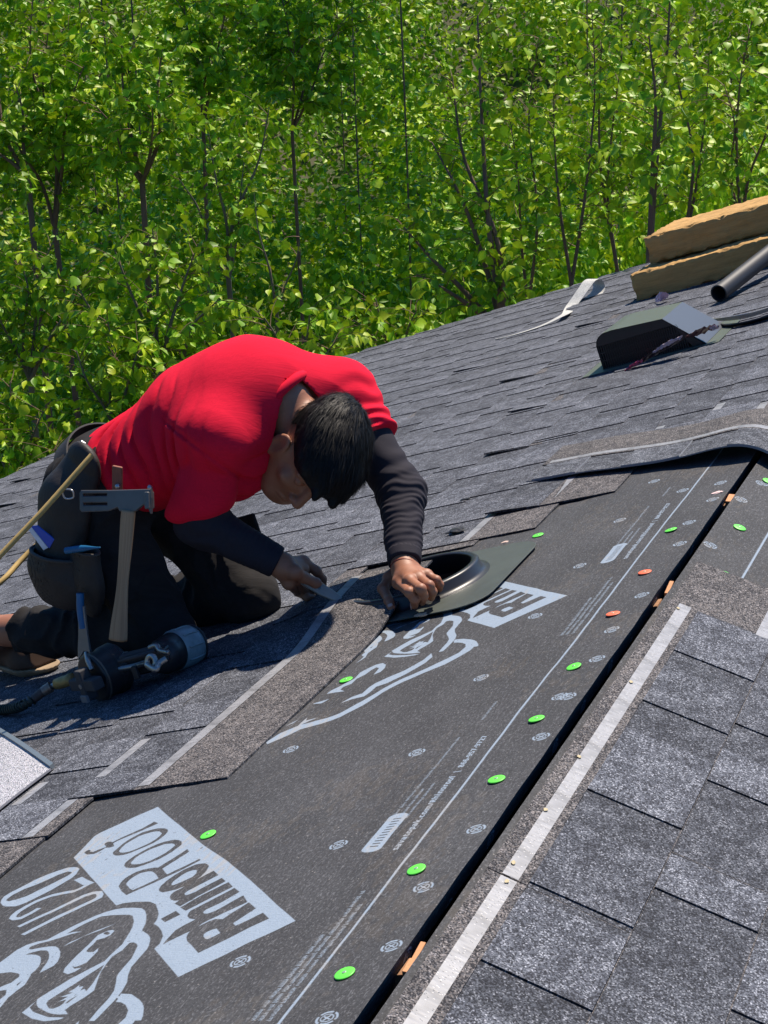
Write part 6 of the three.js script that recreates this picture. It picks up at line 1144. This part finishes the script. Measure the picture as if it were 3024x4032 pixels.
// a plant: stems from one foot, each a curve to its own tip, side branches and twigs along the upper part
function plant(name, category, label, group, fork, tips, o) {
  const foot = V(fork.x + (o.footX ?? 0), groundY(fork.x, fork.z) - 0.1, fork.z), t = thing(name, label, category, foot.toArray(), group), list = [], twigs = [], bark = o.bark ?? M_BARK;
  const trunk = [tube([foot, foot.clone().lerp(fork, 0.5).add(V(rr(-0.05, 0.05), 0, rr(-0.05, 0.05))), fork], (k) => (o.r ?? 0.03) * (1.25 - 0.35 * k), 7, 12)];
  tips.forEach((tip) => {
    const L = fork.distanceTo(tip), m1 = fork.clone().lerp(tip, 0.33).add(V(rr(-0.06, 0.06) * L, rr(0, 0.05) * L, rr(-0.06, 0.06) * L)), m2 = fork.clone().lerp(tip, 0.68).add(V(rr(-0.05, 0.05) * L, rr(0, 0.05) * L, rr(-0.05, 0.05) * L));
    const cv = new THREE.CatmullRomCurve3([fork, m1, m2, tip]);
    trunk.push(tube([fork, m1, m2, tip], (k) => (o.r ?? 0.03) * (0.75 - 0.6 * k) * (o.stemK ?? 1), 6, 18));
    const n = Math.round(L * (o.twigs ?? 14));
    for (let i = 0; i < n; i++) {
      const k = (o.from ?? 0.12) + (1 - (o.from ?? 0.12)) * (i + rnd()) / n, p = cv.getPoint(k), tg = cv.getTangent(k), a = rnd() * 6.2832;
      const d = V(Math.cos(a), 0, Math.sin(a)).addScaledVector(tg, rr(0.25, 0.9) * (o.upright ?? 1)).add(V(0, rr(-0.15, 0.4), 0)).normalize();
      const len = (o.len ?? 0.45) * rr(0.45, 1.25) * (1 - 0.35 * k);
      twig(list, twigs, p, d, len, o);
      if (o.sub) for (let q = 0; q < o.sub; q++) { const e = p.clone().addScaledVector(d, len * rr(0.25, 0.85)), d2 = d.clone().add(V(rr(-1, 1), rr(-0.4, 0.6), rr(-1, 1))).normalize(); twig(list, twigs, e, d2, len * rr(0.4, 0.75), o); }
    }
  });
  part('trunk', trunk, bark, t);
  if (twigs.length) part('twigs', twigs, o.twigMat ?? M_TWIG, t).userData.kind = 'stuff';
  addCrown(t, list, o.mats, o.singles ?? 0);
  leafTotal += list.length;
  return t;
}
let leafTotal = 0;
{
  reseed(2024);
  const P = (x, y, z) => V(x, y, z);
  // front row right: slender red-brown saplings rising past the roof edge
  const sap = (o = {}) => ({ r: 0.017, twigs: 24, len: 0.34, size: 0.08, gap: 0.048, share: [0.42, 0.8, 1], mats: [LM.lime, LM.fresh, LM.mid], hang: 0.9, singles: 40, ...o });
  const g1 = 'slender saplings behind the far roof edge';
  plant('sapling', 'sapling', 'forked sapling with bare reddish stems rising behind the pale curled strip', g1, P(-2.5915, -1.0931, -9.6), [P(-3.1075, 0.0557, -9.8), P(-3.2358, -0.3667, -9.5), P(-3.0396, 0.4324, -10), P(-2.903, 0.7841, -10.1), P(-3.0347, -0.665, -9.3)], sap({ r: 0.03, twigs: 22 }));
  plant('sapling', 'sapling', 'straight sapling directly left of the foam pads, stem clear to the roof', g1, P(-1.6183, -0.444, -9.3), [P(-1.6402, 0.6831, -9.3), P(-1.597, 0.9368, -9.6)], sap({ r: 0.026, twigs: 24 }));
  plant('sapling', 'sapling', 'leafy sapling above the upper foam pad at the right edge', g1, P(-1.2432, -0.4564, -10), [P(-1.3906, 0.3668, -10.1), P(-1.2208, 0.7233, -10), P(-1.0604, 0.4284, -9.8)], sap());
  plant('sapling', 'sapling', 'two-stemmed sapling between the forked one and the straight one', g1, P(-2.3424, -0.8657, -10.2), [P(-2.4838, 0.36, -10.3), P(-2.2704, 0.7876, -10.4)], sap());
  plant('sapling', 'sapling', 'sapling with dense lime leaves just right of the forked one', g1, P(-2.8235, -1.1499, -10.8), [P(-2.9672, 0.0721, -10.9), P(-2.8007, 0.6011, -11)], sap({ twigs: 30 }));
  plant('sapling', 'sapling', 'thin sapling leaning right behind the foam pads', g1, P(-1.7693, -0.7225, -10.8), [P(-1.6747, 0.4418, -11), P(-1.8309, 0.9384, -11)], sap());
  plant('sapling', 'sapling', 'thin sapling close behind the straight one', g1, P(-2.26, -0.9061, -11), [P(-2.2892, 0.4852, -11.2), P(-2.3776, 0.9658, -11.2)], sap());
  const g2 = 'saplings of the second row';
  [[1420, 1450, 1330, 330, 11.6, 'tall sapling above the bent back of the roofer'], [1620, 1380, 1560, 60, 12, 'sapling left of the forked one in the second row'], [1850, 1300, 1900, -60, 12.4, 'sapling behind the forked one in the second row'], [2160, 1200, 2230, -100, 12.6, 'second-row sapling behind the two-stemmed one'], [2480, 1080, 2500, -100, 12.8, 'second-row sapling behind the straight one'], [2780, 980, 2850, -100, 12.6, 'second-row sapling behind the foam pads'], [3020, 900, 3080, -80, 12.2, 'second-row sapling at the right edge']].forEach(([bx, by, tx, ty, u, label], i) => {
    const R = new THREE.Vector3(); const at = (px, py, uu) => { R.set(px / 1512 - 1, 1 - py / 2016, 0.5).unproject(camera).sub(camPos); return camPos.clone().addScaledVector(R, (-uu - camPos.z) / R.z); };
    const f = at(bx, by, u); plant('sapling', 'sapling', label, g2, f, [at(tx, ty, u + 0.2), at(tx + 90, ty + 260, u - 0.1), at(tx - 110, ty + 180, u + 0.3), at(tx + 190, ty + 60, u + 0.4), at(tx - 200, ty - 30, u)], sap({ twigs: 19, size: 0.072, gap: 0.04, len: 0.42, singles: 0, share: [0.3, 0.75, 1] }));
  });
  // left: leafy bushes close behind the eave
  const bush = (o = {}) => ({ r: 0.022, twigs: 30, len: 0.45, size: 0.086, gap: 0.042, share: [0.4, 0.75, 1], mats: [LM.lime, LM.fresh, LM.mid], bark: M_GREYBARK, hang: 1, singles: 50, from: 0.05, ...o });
  const g3 = 'leafy bushes behind the eave on the left';
  plant('bush', 'bush', 'leafy bush just above the eave at the far left', g3, P(-5.5637, -1.9703, -8.6), [P(-5.5909, -1.3277, -8.7), P(-5.2266, -1.4519, -8.5), P(-5.744, -1.5622, -8.6), P(-5.0357, -1.6384, -8.4)], bush());
  plant('bush', 'bush', 'leafy bush behind the lower back of the roofer', g3, P(-5.0146, -1.7857, -9), [P(-5.0875, -0.961, -9.1), P(-5.2089, -1.1545, -8.9), P(-4.779, -1.0728, -9), P(-4.5698, -1.2015, -8.9)], bush());
  plant('bush', 'bush', 'bush with pale bare twigs above the middle of the red shirt', g3, P(-4.9621, -1.5851, -9.5), [P(-4.9983, -0.486, -9.6), P(-5.2379, -0.6093, -9.5), P(-4.6674, -0.5764, -9.6), P(-5.4252, -0.8143, -9.3), P(-4.4376, -0.8941, -9.4)], bush({ twigs: 30, r: 0.026 }));
  plant('bush', 'bush', 'bush at the left edge below the dark maple trunks', g3, P(-6.069, -1.5705, -9.6), [P(-6.1519, -0.6683, -9.7), P(-5.787, -0.5203, -9.7), P(-6.2615, -0.987, -9.5), P(-5.5544, -0.8054, -9.6)], bush());
  plant('bush', 'bush', 'low bush with shoots right behind the shoulders of the roofer', g3, P(-3.8549, -1.4411, -9.2), [P(-4.0175, -0.95, -9.2), P(-3.7015, -0.873, -9.2), P(-3.4781, -1.0301, -9.1), P(-4.2212, -1.088, -9.2)], bush({ singles: 30 }));
  plant('bush', 'bush', 'shoot of vine hanging in the dark gap above the shoulders', g3, P(-4.3288, -1.1081, -10), [P(-4.4459, -0.3004, -10), P(-4.1773, -0.5928, -10.1)], bush({ twigs: 9, len: 0.25, singles: 20, r: 0.014 }));
  plant('bush', 'bush', 'low bush between the roofer and the forked sapling', g3, P(-3.4765, -1.4088, -10), [P(-3.6036, -0.9756, -10), P(-3.3209, -1.0305, -10), P(-3.0931, -1.1159, -9.9), P(-3.728, -1.0952, -9.9)], bush({ singles: 20 }));
  plant('bush', 'bush', 'leafy bush above the dark gap in the middle', g3, P(-5.2104, -1.0802, -11), [P(-5.2979, -0.0106, -11), P(-5.0765, -0.2375, -11.1), P(-5.5767, -0.341, -11), P(-4.8953, 0.15, -11.2)], bush({ singles: 0, share: [0.3, 0.7, 1], twigs: 12 }));
  // maples at the upper left: dark trunks, layered sprays of larger leaves
  const maple = (o = {}) => ({ r: 0.024, twigs: 15, len: 0.6, size: 0.088, gap: 0.05, bunch: 2, share: [0.3, 0.7, 1], mats: [LM.lime, LM.fresh, LM.mid], bark: M_BARK, hang: 0.55, droop: 0.4, sub: 1, singles: 40, from: 0.1, ...o });
  const g4 = 'young maples at the upper left';
  plant('maple_tree', 'maple', 'young maple with dark trunk near the left edge', g4, P(-6.6867, -0.7404, -11), [P(-6.6745, 1.0101, -11), P(-6.6418, 0.7172, -11.1), P(-6.1706, 0.4753, -10.8), P(-6.8751, 0.264, -10.8)], maple());
  plant('maple_tree', 'maple', 'young maple beside the first, forking low towards the left edge', g4, P(-6.471, -0.2773, -10.4), [P(-6.7992, 0.6086, -10.5), P(-6.4986, 0.3831, -10.4), P(-6.7113, -0.0048, -10.2)], maple());
  plant('maple_tree', 'maple', 'maple with drooping sprays of pale leaves right of the dark trunks', g4, P(-5.7619, -0.3549, -10.8), [P(-5.834, 0.6642, -10.8), P(-5.4524, 0.5942, -10.7), P(-5.9682, 0.2055, -10.6), P(-5.3965, 0.2043, -10.4)], maple({ twigs: 16 }));
  plant('maple_tree', 'maple', 'maple whose sprays reach into the top edge left of centre', g4, P(-5.8827, -0.0739, -12), [P(-5.9666, 1.1121, -12), P(-5.6789, 1.0621, -12.2), P(-5.6341, 0.6084, -11.8)], maple({ singles: 0, r: 0.018 }));
  plant('maple_tree', 'maple', 'maple with fresh leaves at the top edge in the middle', g4, P(-5.3973, -0.1724, -12.6), [P(-5.4791, 1.0861, -12.6), P(-5.2023, 0.9582, -12.8), P(-5.2367, 0.5702, -12.4), P(-4.95, 0.685, -12.7)], maple({ singles: 0, twigs: 17, r: 0.016 }));
  // taller trees behind, whose crowns shade the gap
  const tall = (o = {}) => ({ r: 0.013, twigs: 13, len: 0.9, size: 0.085, gap: 0.06, bunch: 2, share: [0.3, 0.7, 1], mats: [LM.lime, LM.fresh, LM.mid], hang: 0.8, sub: 2, singles: 0, from: 0.08, tubes: false, ...o });
  const g5 = 'taller trees in the shade behind';
  [[300, 1100, 14.5, 'tall shaded tree behind the young maples'], [900, 1000, 14, 'tall shaded tree behind the dark gap'], [1300, 1000, 15, 'tall shaded tree right of the dark gap'], [1800, 900, 15.5, 'tall tree behind the forked sapling'], [2350, 900, 15.5, 'tall tree behind the straight sapling'], [2900, 800, 15, 'tall tree behind the right edge'], [-100, 900, 13.5, 'tall tree past the left edge']].forEach(([bx, by, u, label]) => {
    const R = new THREE.Vector3(); const at = (px, py, uu) => { R.set(px / 1512 - 1, 1 - py / 2016, 0.5).unproject(camera).sub(camPos); return camPos.clone().addScaledVector(R, (-uu - camPos.z) / R.z); };
    const tips = []; const hi = Math.abs(bx - 1100) < 250; for (let i = 0; i < (hi ? 9 : 6); i++) tips.push(at(bx + rr(-380, 380), hi ? rr(-2300, -350) : rr(-700, 500), u + rr(-1.6, 0.8)));
    plant('tall_tree', 'tree', label, g5, at(bx, by + 250, u), tips, tall(hi ? { from: 0.5 } : {}));
  });
  // two old trees standing over the gap: their crowns are above the picture, their shade falls in it
  for (const [u, x, y, label] of [[15.5, -5.6, 4, 'slender tall tree over the dark gap, crown above the picture'], [19, -7.6, 4.8, 'second slender tree over the dark gap farther back'], [17, -9.8, 4.6, 'slender tall tree behind the young maples, crown above the picture'], [22.5, -9.4, 5.6, 'tall tree on the bank far behind the dark gap'], [15, -8.2, 3.6, 'tall tree past the dark trunks at the left, crown above the picture'], [21, -12.6, 5.4, 'tall tree on the bank behind the maples'], [24, -6.2, 6, 'tall tree on the bank behind the forked sapling'], [20, -4.6, 5, 'tall tree behind the second row of saplings, crown above the picture']]) {
    const f = V(x, 2, -u), tips = []; for (let i = 0; i < 15; i++) { const a = i / 15 * 6.2832 + rr(-0.2, 0.2), r = rr(0.7, 2.7); tips.push(V(x + r * Math.cos(a), y + rr(-0.9, 1.4), -u + r * Math.sin(a))); }
    plant('tall_tree', 'tree', label, g5, f, tips, tall({ r: 0.009, stemK: 2.2, twigs: 8, len: 0.9, size: 0.15, gap: 0.075, from: 0.2 }));
  }
  // brush on the bank, one mass
  const t = new THREE.Group(); t.name = 'undergrowth'; tag(t, 'mass of shaded brush on the bank behind the trees', 'undergrowth', null, 'stuff'); scene.add(t);
  const N = 300000, mats = [LM.lime, LM.fresh, LM.mid], lots = mats.flatMap((m, i) => LEAVES.map((g, k) => { const im = new THREE.InstancedMesh(g, m, Math.ceil(N / 4)); im.name = 'leaf_mass'; im.userData.kind = 'stuff'; im.castShadow = im.receiveShadow = true; im.count = 0; t.add(im); return im; }));
  for (let c = 0; c < 2400; c++) {        // shrubs: leaves in a shell round each, gaps between
    const u = 11.8 + 24 * Math.pow(rnd(), 1.6), x = camPos.x - Math.tan(rr(0.1, 0.72)) * u, z = -u, cl = fbm(x * 0.4, 1, z * 0.4, 3), R = rr(0.28, 0.75) * (0.8 + u * 0.02), h = R * 0.4 + (0.3 + 4.4 * clamp(cl + 0.42, 0, 1)) * rnd();
    if (u < 16 && Math.abs((camPos.x - x) / u - 0.508) < 0.06 + 0.03 * cl) continue;
    const C = V(x, groundY(x, z) + h, z), n = Math.round(120 * rr(0.6, 1.4)), lot = rnd() < 0.5 ? 0 : 1, sz = rr(0.06, 0.1) * (0.75 + u * 0.025);
    for (let i = 0; i < n; i++) {
      const d0 = V(rr(-1, 1), rr(-0.8, 1), rr(-1, 1)); if (d0.lengthSq() > 1.4 || d0.lengthSq() < 0.05) continue; d0.normalize();
      const k = R * (0.62 + 0.38 * Math.sqrt(rnd())) * (1 + 0.35 * noise.noise(d0.x * 2.5 + c, d0.y * 2.5, d0.z * 2.5)), p = C.clone().add(V(d0.x * k, d0.y * k * 0.85, d0.z * k));
      const d = d0.clone().multiplyScalar(0.7).add(V(rr(-0.7, 0.7), rr(-1.1, 0.1), rr(-0.7, 0.7))).normalize(), im = lots[(rnd() < 0.75 ? lot : rnd() < 0.5 ? 1 : 2) * 3 + i % 3];
      if (im.count >= im.instanceMatrix.count) continue;
      im.setMatrixAt(im.count, leafMatrix(p, d, d0.clone().multiplyScalar(0.6).add(V(rr(-0.7, 0.7), rr(0.1, 1), rr(-0.7, 0.7))).normalize(), sz * rr(0.7, 1.25))); im.setColorAt(im.count, lin(...tint())); im.count++;
    }
  }
  console.log('leaves', leafTotal + N);
}

renderer.render(scene, camera);
